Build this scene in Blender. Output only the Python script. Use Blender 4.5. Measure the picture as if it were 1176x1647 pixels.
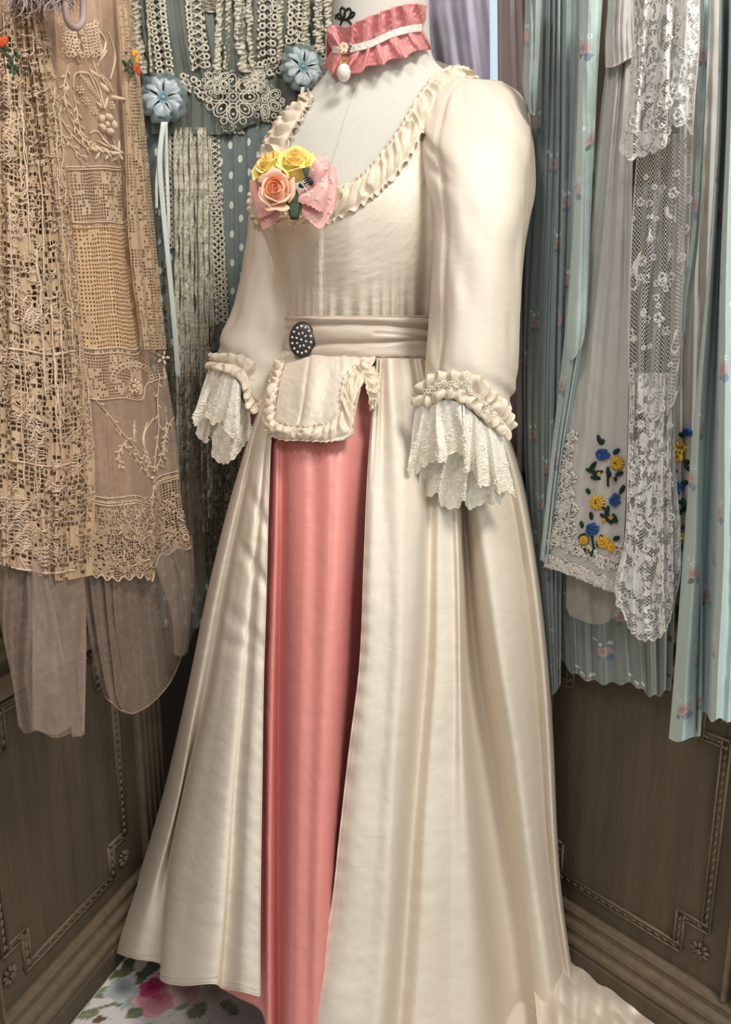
import bpy, math, random
import numpy as np
from mathutils import Vector, Matrix
from mathutils.bvhtree import BVHTree
for o in list(bpy.data.objects): bpy.data.objects.remove(o, do_unlink=True)
SC = bpy.context.scene
COL = SC.collection
PI = math.pi

# ------------------------------------------------------------------ camera
CAM_H, PITCH, FPX = 1.08, 12.7, 1240.0
cd = bpy.data.cameras.new('camera'); cam = bpy.data.objects.new('camera', cd); COL.objects.link(cam)
cam.location = (0, 0, CAM_H); cam.rotation_euler = (math.radians(90-PITCH), 0, 0)
cd.sensor_fit = 'VERTICAL'; cd.sensor_height = 36.0; cd.lens = 36.0*FPX/1647.0
cd.clip_start = 0.05; cd.clip_end = 50
SC.camera = cam

# ------------------------------------------------------------------ light
SC.view_settings.view_transform = 'Standard'; SC.view_settings.look = 'None'
SC.view_settings.gamma = 1.0; SC.view_settings.use_curve_mapping = False
SC.view_settings.exposure = 0.2
wd = bpy.data.worlds.new('world'); SC.world = wd; wd.use_nodes = True
wd.node_tree.nodes['Background'].inputs[0].default_value = (0.97, 0.98, 1.0, 1)
wd.node_tree.nodes['Background'].inputs[1].default_value = 0.42
def area(name, loc, target, size, power, col):
    l = bpy.data.lights.new(name, 'AREA'); l.shape = 'DISK'; l.size = size; l.energy = power; l.color = col
    o = bpy.data.objects.new(name, l); COL.objects.link(o); o.location = loc
    o.rotation_euler = (Vector(target)-Vector(loc)).to_track_quat('-Z', 'Y').to_euler()
    return o
area('ceiling_lamp_key', (0.85, -0.10, 2.95), (0.05, 1.2, 0.9), 0.60, 38, (1.0, 0.96, 0.88))
area('ceiling_lamp_fill', (-0.6, -0.1, 2.5), (-0.1, 1.3, 0.9), 0.35, 9, (1.0, 0.93, 0.94))
area('unseen_soft_light', (1.6, -1.2, 1.9), (0.1, 1.2, 0.9), 1.2, 12, (0.97, 0.98, 1.0))  # soft area light behind the camera on the right, source unseen

# ------------------------------------------------------------------ projection maths (pixel of the photograph + a real depth -> point in the room)
TH = math.radians(PITCH); SN, CS = math.sin(TH), math.cos(TH)
def W(x, y, Y):
    x = np.asarray(x, float); y = np.asarray(y, float); Y = np.asarray(Y, float)
    u = (x-588)/FPX; v = (y-823.5)/FPX
    q = CS - v*SN
    return np.stack([u*Y/q, Y+0*x, CAM_H+(-SN-v*CS)*Y/q], -1)
def floorY(y):
    v = (np.asarray(y, float)-823.5)/FPX
    d = SN+v*CS
    return np.where(d > 0.02, CAM_H*(CS-v*SN)/np.maximum(d, 0.02), 99.)
def wall_def(p, deg):
    a = math.radians(deg); d = np.array([math.sin(a), math.cos(a)])
    n = np.array([d[1], -d[0]]) if deg > 0 else np.array([-d[1], d[0]])
    return np.array(p), d, n
WL = wall_def((-.458, 1.183), 18.3)
WR = wall_def((.369, 1.183), -41.0)
def on_wall(wl, x, y, off=0.0):
    p, d, n = wl
    x = np.asarray(x, float); y = np.asarray(y, float)
    u = (x-588)/FPX; v = (y-823.5)/FPX; q = CS - v*SN
    t = (p@n + off)/(u*n[0]+q*n[1])
    return np.stack([u*t, q*t, CAM_H+(-SN-v*CS)*t], -1)
def wall_pt(wl, s, z, off=0.0):
    p, d, n = wl
    q = p + d*s + n*off
    return (q[0], q[1], z)

# ------------------------------------------------------------------ noise / interpolation
def vnoise(x, y, seed=0):
    x = np.asarray(x, float); y = np.asarray(y, float)
    x, y = np.broadcast_arrays(x, y)
    xi = np.floor(x).astype(np.int64); yi = np.floor(y).astype(np.int64)
    fx = x-xi; fy = y-yi; fx = fx*fx*(3-2*fx); fy = fy*fy*(3-2*fy)
    def h(a, b):
        n = (a*374761393 + b*668265263 + seed*1442695041) & 0xffffffff
        n = ((n ^ (n >> 13))*1274126177) & 0xffffffff
        return ((n ^ (n >> 16)) & 0xffff)/32767.5-1
    return (h(xi, yi)*(1-fx)+h(xi+1, yi)*fx)*(1-fy)+(h(xi, yi+1)*(1-fx)+h(xi+1, yi+1)*fx)*fy
def hermite(K, P, T):
    K = np.asarray(K, float); P = np.asarray(P, float); T = np.clip(np.asarray(T, float), K[0], K[-1])
    n = len(K)
    if n == 1: return np.repeat(P, len(T), 0)
    dk = np.diff(K).reshape(-1, *([1]*(P.ndim-1)))
    s = np.diff(P, axis=0)/dk
    M = np.empty_like(P); M[0] = s[0]; M[-1] = s[-1]
    if n > 2: M[1:-1] = (s[:-1]*dk[1:]+s[1:]*dk[:-1])/(dk[1:]+dk[:-1])
    i = np.clip(np.searchsorted(K, T, side='right')-1, 0, n-2)
    h = (K[i+1]-K[i]); t = (T-K[i])/h
    sh = (-1,)+(1,)*(P.ndim-1); t = t.reshape(sh); h = h.reshape(sh)
    return (2*t**3-3*t**2+1)*P[i]+(t**3-2*t**2+t)*h*M[i]+(-2*t**3+3*t**2)*P[i+1]+(t**3-t**2)*h*M[i+1]
def resample(pts, n):
    P = np.asarray(pts, float)
    c = np.r_[0, np.cumsum(np.maximum(np.hypot(*(np.diff(P[:, :2], axis=0).T)), 1e-5))]
    return hermite(c, P, np.linspace(0, c[-1], n))
def guide_grid(guides, nu, nv):
    G = np.stack([resample(g, nv) for g in guides])          # ng, nv, k
    d = np.hypot(G[1:, :, 0]-G[:-1, :, 0], G[1:, :, 1]-G[:-1, :, 1]).mean(1)+3.0
    K = np.r_[0, np.cumsum(d)]
    T = np.linspace(0, K[-1], nu)
    return hermite(K, G, T), T/K[-1]                          # nu, nv, k

# ------------------------------------------------------------------ mesh helpers
ORIG = {}
def newobj(name, me, parent=None, loc=None):
    o = bpy.data.objects.new(name, me); COL.objects.link(o)
    if parent is not None: o.parent = parent
    return o
def empty(name, loc):
    o = bpy.data.objects.new(name, None); COL.objects.link(o); o.location = loc
    o.empty_display_size = 0.05; ORIG[o.name] = np.array(loc, float)
    return o
def tag(o, label=None, cat=None, group=None, kind=None):
    if label: o['label'] = label
    if cat: o['category'] = cat
    if group: o['group'] = group
    if kind: o['kind'] = kind
    return o
def mk(name, V, F, mat, parent=None, uv=None, smooth=True, thick=0.0, sub=0, col=None):
    V = np.asarray(V, float).reshape(-1, 3)
    if parent is None:
        c = (V.min(0)+V.max(0))/2; c[2] = V[:, 2].min(); org = c
    else: org = ORIG[parent.name]
    me = bpy.data.meshes.new(name); me.from_pydata((V-org).tolist(), [], [tuple(int(i) for i in f) for f in F])
    if uv is not None:
        uv = np.asarray(uv, float).reshape(-1, 2)
        ul = me.uv_layers.new(name='UVMap')
        idx = np.empty(len(me.loops), np.int32); me.loops.foreach_get('vertex_index', idx)
        ul.data.foreach_set('uv', uv[idx].ravel())
    if col is not None:
        a = me.color_attributes.new('print', 'FLOAT_COLOR', 'POINT')
        a.data.foreach_set('color', np.c_[col, np.ones(len(col))].ravel())
    if smooth: me.polygons.foreach_set('use_smooth', [True]*len(me.polygons))
    me.materials.append(mat); me.update()
    o = newobj(name, me, parent)
    if parent is None: o.location = org
    ORIG[o.name] = org
    if sub:
        m = o.modifiers.new('sub', 'SUBSURF'); m.levels = sub; m.render_levels = sub
    if thick:
        m = o.modifiers.new('thick', 'SOLIDIFY'); m.thickness = thick; m.offset = 0
    return o
def gfaces(nu, nv, closed=False, base=0):
    F = []
    for i in range(nu if closed else nu-1):
        j = (i+1) % nu
        for k in range(nv-1):
            F.append((base+i*nv+k, base+j*nv+k, base+j*nv+k+1, base+i*nv+k+1))
    return F
def grid_uv(P):
    nu, nv = P.shape[:2]
    mu = np.r_[0, np.cumsum(np.linalg.norm(np.diff(P[:, nv//2], axis=0), axis=1))]
    mv = np.r_[0, np.cumsum(np.linalg.norm(np.diff(P[nu//2], axis=0), axis=1))]
    return np.stack(np.meshgrid(mu, mv, indexing='ij'), -1)
BV = {}
def grid_obj(name, P, mat, parent=None, closed=False, key=None, rows=None, **kw):
    uv = grid_uv(P)
    if rows: P = P[:, rows[0]:rows[1]]; uv = uv[:, rows[0]:rows[1]]
    nu, nv = P.shape[:2]
    F = gfaces(nu, nv, closed)
    o = mk(name, P, F, mat, parent, uv=uv, **kw)
    if key: BV[key] = BVHTree.FromPolygons([tuple(p) for p in P.reshape(-1, 3)], F)
    return o
def hit(key, x, y, lift=0.0):
    d = W(x, y, 1.0)-np.array([0, 0, CAM_H]); d = Vector(d).normalized()
    keys = key if isinstance(key, (list, tuple)) else [key]
    best = None
    for k in keys:
        l, n, i, t = BV[k].ray_cast(Vector((0, 0, CAM_H)), d)
        if l is not None and (best is None or t < best[2]): best = (l, n, t)
    if best is None: return None
    l, n, t = best
    if n.dot(d) > 0: n = -n
    return l+n*lift, n
class MB:
    def __init__(s): s.V = []; s.F = []; s.n = 0; s.UV = []
    def add(s, V, F, uv=None):
        V = np.asarray(V, float).reshape(-1, 3)
        s.V.append(V); s.F += [tuple(a+s.n for a in f) for f in F]
        s.UV.append(np.zeros((len(V), 2)) if uv is None else np.asarray(uv, float).reshape(-1, 2)); s.n += len(V)
    def grid(s, P, closed=False):
        s.add(P, gfaces(P.shape[0], P.shape[1], closed), grid_uv(P))
    def tube(s, pts, r, seg=5, cap=True):
        pts = [Vector(p) for p in pts]; n = len(pts)
        if n < 2: return
        rs = r if isinstance(r, (list, tuple, np.ndarray)) else [r]*n
        t0 = (pts[1]-pts[0]).normalized(); a = t0.orthogonal().normalized()
        V = []; F = []
        for i, p in enumerate(pts):
            t = (pts[min(i+1, n-1)]-pts[max(i-1, 0)])
            t = t.normalized() if t.length > 1e-9 else t0
            a = (a-t*a.dot(t)); a = a.normalized() if a.length > 1e-6 else t.orthogonal().normalized()
            b = t.cross(a)
            for k in range(seg):
                an = 2*PI*k/seg; V.append(p+(a*math.cos(an)+b*math.sin(an))*rs[i])
        for i in range(n-1):
            for k in range(seg):
                F.append((i*seg+k, i*seg+(k+1) % seg, (i+1)*seg+(k+1) % seg, (i+1)*seg+k))
        if cap: F.append(tuple(range(seg))[::-1]); F.append(tuple((n-1)*seg+k for k in range(seg)))
        s.add([tuple(v) for v in V], F)
    def ring(s, c, n, R, r, seg=10, rs=4, ax=1.0, up=None):
        c = Vector(c); n = Vector(n).normalized(); a = (Vector(up) if up is not None else n.orthogonal()); a = (a-n*a.dot(n)).normalized(); b = n.cross(a)
        V = []; F = []
        for i in range(seg):
            t = 2*PI*i/seg; d = a*math.cos(t)*ax+b*math.sin(t); cc = c+d*R
            for k in range(rs):
                q = 2*PI*k/rs; V.append(tuple(cc+d.normalized()*r*math.cos(q)+n*r*math.sin(q)))
        for i in range(seg):
            for k in range(rs):
                F.append((i*rs+k, ((i+1) % seg)*rs+k, ((i+1) % seg)*rs+(k+1) % rs, i*rs+(k+1) % rs))
        s.add(V, F)
    def blob(s, c, rx, ry, rz, n=None, up=None, seg=8, st=5):
        c = Vector(c); n = Vector(n or (0, -1, 0)).normalized()
        a = Vector(up) if up is not None else Vector((0, 0, 1)); a = a-n*a.dot(n)
        a = a.normalized() if a.length > 1e-5 else n.orthogonal().normalized()
        b = n.cross(a); V = []; F = []
        for j in range(1, st):
            p = PI*j/st
            for i in range(seg):
                t = 2*PI*i/seg
                V.append(tuple(c+b*rx*math.sin(p)*math.cos(t)+a*ry*math.sin(p)*math.sin(t)+n*rz*math.cos(p)))
        V.append(tuple(c+n*rz)); V.append(tuple(c-n*rz))
        for j in range(st-2):
            for i in range(seg):
                F.append((j*seg+i, j*seg+(i+1) % seg, (j+1)*seg+(i+1) % seg, (j+1)*seg+i))
        T = len(V)-2
        for i in range(seg):
            F.append((T, (i+1) % seg, i)); F.append((T+1, (st-2)*seg+i, (st-2)*seg+(i+1) % seg))
        s.add(V, F)
    def leaf(s, p0, p1, w, n, h=0.3):
        p0 = Vector(p0); p1 = Vector(p1); m = (p0+p1)/2; d = p1-p0
        if d.length < 1e-7: return
        s.blob(m, w/2, d.length/2, max(w*h, 0.0003), n=n, up=d, seg=6, st=4)
    def box(s, c, ax, ay, az):
        c = np.array(c, float); ax, ay, az = map(lambda q: np.array(q, float), (ax, ay, az))
        V = [c+i*ax+j*ay+k*az for i in (-1, 1) for j in (-1, 1) for k in (-1, 1)]
        s.add(V, [(0, 1, 3, 2), (4, 6, 7, 5), (0, 4, 5, 1), (2, 3, 7, 6), (0, 2, 6, 4), (1, 5, 7, 3)])
    def build(s, name, mat, parent=None, key=None, **kw):
        if not s.V: return None
        V = np.concatenate(s.V)
        if key: BV[key] = BVHTree.FromPolygons([tuple(p) for p in V], s.F)
        return mk(name, V, s.F, mat, parent, uv=np.concatenate(s.UV), **kw)

# ------------------------------------------------------------------ materials
def srgb(r, g, b):
    f = lambda c: (c/255/12.92) if c/255 <= .04045 else ((c/255+.055)/1.055)**2.4
    return (f(r), f(g), f(b))
class E:
    def __init__(s, nt, v): s.nt = nt; s.v = v
    def _m(s, op, *a):
        n = s.nt.nodes.new('ShaderNodeMath'); n.operation = op
        for i, q in enumerate((s,)+a):
            q = q.v if isinstance(q, E) else q
            if isinstance(q, (int, float)): n.inputs[i].default_value = q
            else: s.nt.links.new(q, n.inputs[i])
        return E(s.nt, n.outputs[0])
    def __add__(s, o): return s._m('ADD', o)
    def __sub__(s, o): return s._m('SUBTRACT', o)
    def __mul__(s, o): return s._m('MULTIPLY', o)
    def __truediv__(s, o): return s._m('DIVIDE', o)
    __radd__ = __add__; __rmul__ = __mul__
    def gt(s, o): return s._m('GREATER_THAN', o)
    def lt(s, o): return s._m('LESS_THAN', o)
    def max(s, o): return s._m('MAXIMUM', o)
    def min(s, o): return s._m('MINIMUM', o)
    def fr(s): return s._m('FRACT')
    def fl(s): return s._m('FLOOR')
    def abs(s): return s._m('ABSOLUTE')
    def sin(s): return s._m('SINE')
    def cos(s): return s._m('COSINE')
    def sqrt(s): return s._m('SQRT')
    def atan2(s, o): return s._m('ARCTAN2', o)
    def pw(s, o): return s._m('POWER', o)
    def inv(s): return (s*-1.0)+1.0
class MT:
    def __init__(s, name, col=(.8, .8, .8), rough=.6, **kw):
        s.m = bpy.data.materials.new(name); s.m.use_nodes = True; s.nt = s.m.node_tree
        s.b = s.nt.nodes['Principled BSDF']; s.out = s.nt.nodes['Material Output']
        s.b.inputs['Base Color'].default_value = (*col, 1); s.b.inputs['Roughness'].default_value = rough
        s.b.inputs['Specular IOR Level'].default_value = kw.get('spec', .3)
        s._tc = None
    def node(s, t, **kw):
        n = s.nt.nodes.new(t)
        for k, v in kw.items(): setattr(n, k, v)
        return n
    def link(s, a, b): s.nt.links.new(a.v if isinstance(a, E) else a, b)
    def tc(s, which='UV'):
        if s._tc is None: s._tc = s.node('ShaderNodeTexCoord')
        return s._tc.outputs[which]
    def xy(s, which='UV', scale=1.0, rot=0.0):
        n = s.node('ShaderNodeMapping'); n.inputs['Scale'].default_value = (scale, scale, scale) if not isinstance(scale, tuple) else scale
        n.inputs['Rotation'].default_value = (0, 0, rot)
        s.link(s.tc(which), n.inputs[0]); q = s.node('ShaderNodeSeparateXYZ'); s.link(n.outputs[0], q.inputs[0])
        return E(s.nt, q.outputs[0]), E(s.nt, q.outputs[1]), n.outputs[0]
    def vec(s, x, y, z=0.0):
        c = s.node('ShaderNodeCombineXYZ')
        for i, q in enumerate((x, y, z)):
            if isinstance(q, E): s.link(q, c.inputs[i])
            else: c.inputs[i].default_value = q
        return c.outputs[0]
    def noise(s, vec, scale, detail=2, rough=.5):
        n = s.node('ShaderNodeTexNoise'); n.inputs['Scale'].default_value = scale; n.inputs['Detail'].default_value = detail
        n.inputs['Roughness'].default_value = rough
        s.link(vec, n.inputs['Vector']); return E(s.nt, n.outputs[0])
    def white(s, vec):
        n = s.node('ShaderNodeTexWhiteNoise'); n.noise_dimensions = '2D'; s.link(vec, n.inputs['Vector']); return E(s.nt, n.outputs[0])
    def mix(s, f, a, b):
        n = s.node('ShaderNodeMix'); n.data_type = 'RGBA'
        for q, i in ((f, 0), (a, 6), (b, 7)):
            if isinstance(q, (int, float)): n.inputs[i].default_value = q
            elif isinstance(q, tuple): n.inputs[i].default_value = (*q, 1)
            else: s.link(q, n.inputs[i])
        return n.outputs[2]
    def color(s, c): s.link(c, s.b.inputs['Base Color'])
    def bump(s, h, strength=.3, dist=.002):
        n = s.node('ShaderNodeBump'); n.inputs['Strength'].default_value = strength; n.inputs['Distance'].default_value = dist
        s.link(h, n.inputs['Height']); s.link(n.outputs[0], s.b.inputs['Normal'])
    def alpha(s, a): s.link(a, s.b.inputs['Alpha'])
    def sheen(s, w, r=.4, c=(1, 1, 1)):
        s.b.inputs['Sheen Weight'].default_value = w; s.b.inputs['Sheen Roughness'].default_value = r; s.b.inputs['Sheen Tint'].default_value = (*c, 1)
    def flower(s, x, y, cell, petals=5, R=.42, seed=0.0, ring=False):
        "embroidered flower in every cell of a jittered lattice: 1 on thread"
        gx = x/cell; gy = y/cell
        row = gy.fl(); gx = gx+row*0.5
        ix = gx.fl(); iy = row
        rnd = s.white(s.vec(ix+seed, iy)); rnd2 = s.white(s.vec(ix+seed+31.7, iy+9.1))
        px = gx.fr()-0.5-(rnd-0.5)*0.3; py = gy.fr()-0.5-(rnd2-0.5)*0.3
        r = (px*px+py*py).sqrt(); a = py.atan2(px)
        rr = ((a*float(petals)+rnd*6.0).cos()*0.32+0.68)*R*(rnd*0.35+0.75)
        k = r.lt(rr)
        if ring: k = k*r.gt(rr*0.62)
        core = r.lt(R*0.18)
        return k.max(core)

def silk(name, c, c2=None, rough=.42, wr=.35, sheen=.3, slub=1.0, shot=None):
    m = MT(name, c, rough, spec=.45)
    ob = m.tc('Object')
    def mapd(sc):
        mp = m.node('ShaderNodeMapping'); mp.inputs['Scale'].default_value = sc; m.link(ob, mp.inputs[0]); return mp.outputs[0]
    th = m.noise(mapd((22, 22, 420)), 1.0, 3, .6)
    wrn = m.noise(mapd((24, 24, 75)), 1.0, 4, .6)
    crum = m.noise(mapd((10, 10, 26)), 1.0, 2, .5)
    crease = (crum-0.5).abs().min(.06)
    big = m.noise(ob, 4.0, 2)
    col = c
    if c2: col = m.mix((th*0.35+big*0.65-0.2), c, c2)
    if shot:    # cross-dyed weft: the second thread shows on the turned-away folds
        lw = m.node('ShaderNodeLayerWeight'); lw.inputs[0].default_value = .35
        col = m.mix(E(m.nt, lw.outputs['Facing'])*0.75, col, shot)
    if c2 or shot: m.color(col)
    m.bump(th*(0.05*slub)+wrn*0.35+crease*2.2, wr, .004)
    m.sheen(sheen, .35, c)
    return m.m
def cloth(name, c, c2=None, scale=3.0, rough=.85, weave=500, wr=.25, sheen=.2):
    m = MT(name, c, rough, spec=.15)
    x, y, v = m.xy('UV', 1.0)
    wv = (x*weave*6.28).sin()*(y*weave*6.28).sin()
    n = m.noise(v, scale*8, 3); big = m.noise(m.tc('Object'), scale, 3)
    if c2: m.color(m.mix(big, c, c2))
    m.bump(n*0.8+wv*0.08, wr, .003); m.sheen(sheen)
    return m.m
def sheer(name, c, a=.5, c2=None, transl=0):
    m = MT(name, c, .8, spec=.1)
    x, y, v = m.xy('UV')
    g = m.noise(v, 120, 2)
    m.alpha((g-0.5)*0.35+a)
    m.sheen(.3)
    if c2: m.color(m.mix(m.noise(v, 14, 3), c, c2))
    return m.m
def thread(name, c, c2=None, rough=.7):
    m = MT(name, c, rough, spec=.2)
    if c2: m.color(m.mix(m.noise(m.tc('Object'), 60, 2), c, c2))
    m.bump(m.noise(m.tc('Object'), 900, 2), .3, .001); m.sheen(.2)
    return m.m
def filet(name, c, pitch=.0062, fill=.5, fsc=.16, c2=None, line=.22, sparse=.0):
    "square darned net: lines, with whole cells filled in blotches"
    m = MT(name, c, .85, spec=.1)
    x, y, v = m.xy('UV')
    wob = m.noise(v, 45, 2); x = x+(wob-0.5)*pitch*1.3; y = y+(m.noise(v, 52, 2)-0.5)*pitch*1.2
    gx = x/pitch; gy = y/pitch
    ln = gx.fr().lt(line).max(gy.fr().lt(line))
    cell = m.vec(gx.fl(), gy.fl())
    f = m.noise(cell, fsc, 3, .6).gt(fill)
    st = m.white(cell).gt(.35+sparse)
    m.alpha((ln.max(f*st)))
    m.color(m.mix(m.noise(v, 22, 3), c, c2 or tuple(q*.62 for q in c)))
    m.bump((f+ln)*0.5+m.noise(v, 700, 1)*0.5, .5, .002)
    return m.m
def florallace(name, c, cell=.035, net=.0042, solid=0.0, petals=6, c2=None, hex_=True, fillthr=.56, base=0.0):
    m = MT(name, c, .8, spec=.15)
    x, y, v = m.xy('UV')
    d1 = ((x+y)/net).fr(); d2 = ((x-y)/net).fr()
    ln = d1.lt(.24).max(d2.lt(.24))
    f1 = m.flower(x, y, cell, petals, .46, 0.0, True)
    f2 = m.flower(x+cell*.5, y+cell*.33, cell*.55, 5, .40, 7.0, False)
    vine = (m.noise(v, 1.1/cell, 2)-0.5).abs().lt(.022)
    blot = m.noise(v, 1.6/cell, 2).gt(fillthr)
    a = ln*0.9
    if base != -1: a = a.max(f1).max(f2)
    else: base = 0; vine = vine*m.noise(v, 9, 2).gt(.56)
    a = a.max(vine).max(blot*m.noise(v, 700, 1).gt(.38))
    if base: a = a.max(base)
    m.alpha(a)
    if c2: m.color(m.mix(f1.max(f2).max(vine), c2, c))
    m.bump(f1.max(f2).max(vine)+blot*0.5, .5, .0015)
    return m.m
def floral_chiffon(name, c, c2, a=1.0, cell=.055, dens=.45):
    "thin pleated cloth printed with small rose sprigs, blue buds and white eyelets"
    m = MT(name, c, .8, spec=.15)
    x, y, v = m.xy('UV')
    big = m.noise(m.tc('Object'), 5, 2)
    base = m.mix(big, c, c2); x = x*0.55
    def dot(seed, ox, oy, R, thr, sc, jag=.75):
        gx = (x+ox)/cell; gy = (y+oy)/cell; gx = gx+gy.fl()*0.37
        ix = gx.fl(); iy = gy.fl(); r1 = m.white(m.vec(ix+seed, iy)); r2 = m.white(m.vec(ix, iy+seed))
        px = gx.fr()-0.5-(r1-.5)*.5*0; py = gy.fr()-0.5
        nn = m.noise(v, 420, 2)
        d = (px*px+py*py).sqrt()+(nn-0.5)*jag*R*2
        pick = m.white(m.vec(ix+3.0, iy+5.0)).gt(1-dens)
        return d.lt(R)*pick
    pink = dot(1, 0, 0, .15, 0, 1); pink2 = dot(1, .002, .001, .07, 0, 1)
    blue = dot(2, -.005, -.009, .085, 0, 1, .95); leaf = dot(3, .005, -.008, .06, 0, 1, .9)
    wh = dot(4, .004, .013, .05, 0, 1).max(dot(4, -.006, .014, .05, 0, 1)).max(dot(4, .010, .018, .04, 0, 1))
    whc = dot(4, .004, .013, .02, 0, 1, .1).max(dot(4, -.006, .014, .02, 0, 1, .1))
    col = m.mix(pink*.75, base, srgb(206, 172, 168)); col = m.mix(pink2*.7, col, srgb(184, 136, 136))
    col = m.mix(blue*.7, col, srgb(100, 128, 160)); col = m.mix(leaf, col, srgb(118, 136, 128))
    col = m.mix(wh, col, srgb(222, 232, 228)); col = m.mix(whc, col, srgb(150, 170, 165))
    m.color(col)
    if a < 1: m.alpha((m.noise(v, 200, 1)-0.5)*0.1+a)
    m.bump(m.noise(v, 60, 3), .25, .003); m.sheen(.3)
    return m.m
M = {}
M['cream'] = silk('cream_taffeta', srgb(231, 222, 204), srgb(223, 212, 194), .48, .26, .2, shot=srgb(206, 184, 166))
M['cream_dark'] = silk('cream_taffeta_trim', srgb(230, 217, 195), srgb(216, 198, 172), .38, .15, .2)
M['belt'] = silk('taupe_satin', srgb(206, 192, 175), srgb(196, 180, 163), .38, .10, .2)
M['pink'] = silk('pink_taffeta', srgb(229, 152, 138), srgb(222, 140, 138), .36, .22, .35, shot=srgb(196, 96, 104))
M['pink_choker'] = silk('rose_taffeta', srgb(219, 148, 146), srgb(208, 130, 130), .5, .2, .3)
M['pink_bow'] = silk('pale_pink_taffeta', srgb(238, 184, 176), srgb(234, 172, 164), .5, .08, .3)
M['white_ribbon'] = silk('white_satin_ribbon', srgb(226, 218, 205), None, .4, .15, .3)
M['ribbon_pale'] = silk('pale_satin_ribbon', srgb(222, 226, 216), None, .3, .1, .3)
m = MT('linen_bust', srgb(206, 204, 192), .9)
x, y, v = m.xy('UV'); nn = m.noise(m.tc('Object'), 260, 3, .7); m.color(m.mix(nn, srgb(196, 194, 184), srgb(216, 213, 201))); m.bump(nn, .25, .001); M['linen'] = m.m
M['lace'] = florallace('cream_embroidered_lace', srgb(252, 246, 228), .020, .0026, petals=5, c2=srgb(250, 247, 238), fillthr=.78, base=.74)
M['white_lace'] = florallace('white_net_lace', srgb(242, 241, 236), .044, .0048, petals=6, fillthr=.60)
M['white_lace_dense'] = florallace('white_dense_lace', srgb(238, 237, 231), .036, .0034, petals=7, fillthr=.60)
M['mesh_lace'] = florallace('white_open_mesh', srgb(238, 236, 229), .05, .0052, petals=6, fillthr=.66, base=-1)
M['filet_a'] = filet('ecru_filet_lace', srgb(210, 184, 152), .0062, .46, .17, srgb(184, 156, 126), .26)
M['filet_b'] = filet('beige_filet_band', srgb(212, 186, 160), .0044, .50, .11, srgb(192, 164, 138), .30)
M['grid'] = filet('peach_grid_net', srgb(222, 190, 150), .0056, .60, .10, srgb(210, 174, 136), .46)
M['ecru_fine'] = filet('ecru_fine_net', srgb(202, 176, 146), .0044, .49, .10, srgb(176, 148, 120), .32)
M['slip'] = cloth('peach_slip', srgb(204, 166, 128), srgb(186, 150, 120), 3, .8, 400, .2)
M['slip_dark'] = cloth('brown_slip', srgb(172, 146, 118), srgb(148, 122, 98), 3, .9, 400, .2)
M['net_beige'] = sheer('beige_tulle', srgb(196, 170, 146), .50)
M['tulle'] = sheer('mushroom_tulle', srgb(184, 162, 144), .44, srgb(168, 147, 131))
M['tulle_hem'] = thread('tulle_hem', srgb(190, 165, 142))
M['emb'] = thread('ivory_embroidery', srgb(232, 208, 182), srgb(214, 188, 160))
M['sage'] = cloth('sage_chiffon', srgb(116, 119, 110), srgb(96, 101, 93), 4, .85, 300, .3)
m = MT('dotted_sage_chiffon', srgb(120, 138, 134), .85)
x, y, v = m.xy('UV'); gy = y/.026; gx = x/.044+gy.fl()*0.5; px = (gx.fr()-0.5)*.044; py = (gy.fr()-0.5)*.026
dd = ((px/.0046)*(px/.0046)+(py/.0066)*(py/.0066)).lt(1.0)
m.color(m.mix(dd, m.mix(m.noise(m.tc('Object'), 6, 2), srgb(130, 141, 136), srgb(108, 118, 114)), srgb(218, 220, 208))); m.sheen(.2); M['dotted'] = m.m
M['guipure'] = thread('ivory_guipure', srgb(220, 213, 194), srgb(204, 196, 175))
M['guipure_w'] = thread('pale_guipure', srgb(220, 214, 196), srgb(204, 197, 178))
M['ribbon_lace'] = florallace('crumpled_ribbon_lace', srgb(214, 207, 186), .016, .004, petals=5, fillthr=.42, c2=srgb(184, 178, 158))
M['dark_lace'] = filet('dark_filet_lace', srgb(136, 126, 106), .0060, .50, .22, srgb(104, 96, 82), .22)
M['blue_silk'] = silk('pale_blue_silk', srgb(182, 192, 192), srgb(160, 175, 178), .35, .2, .3)
M['blue_core'] = silk('teal_silk', srgb(130, 162, 166), None, .35, .2, .3)
M['organza'] = sheer('grey_organza', srgb(134, 148, 146), .45)
M['pearl'] = MT('pearl', srgb(236, 230, 218), .18, spec=.7).m
M['pearl'].node_tree.nodes['Principled BSDF'].inputs['Coat Weight'].default_value = .6
M['steel_pearl'] = MT('silver_beads', srgb(212, 208, 200), .22, spec=.7).m
M['dark_metal'] = MT('gunmetal', srgb(52, 48, 46), .35, spec=.6).m
M['gold'] = MT('gold_wire', srgb(214, 176, 104), .3, spec=.6).m; M['gold'].node_tree.nodes['Principled BSDF'].inputs['Metallic'].default_value = .9
def petal(name, c, c2):
    m = MT(name, c, .6); x, y, v = m.xy('UV'); m.color(m.mix(m.noise(v, 30, 2), c, c2)); m.sheen(.3)
    m.b.inputs['Subsurface Weight'].default_value = .15; m.b.inputs['Subsurface Radius'].default_value = (.01, .006, .003)
    return m.m
M['yellow'] = petal('yellow_petal', srgb(252, 236, 150), srgb(250, 228, 120))
M['yellow_core'] = petal('apricot_petal', srgb(252, 220, 140), srgb(248, 206, 116))
M['peach'] = petal('peach_petal', srgb(250, 212, 182), srgb(246, 194, 160))
M['peach_core'] = petal('coral_petal', srgb(236, 152, 104), srgb(226, 132, 88))
M['leaf'] = petal('rose_leaf', srgb(76, 92, 62), srgb(52, 68, 46))
M['leaf_dark'] = petal('dark_leaf', srgb(24, 30, 28), srgb(14, 18, 18))
M['white_fern'] = thread('white_fern', srgb(240, 238, 232))
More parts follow.
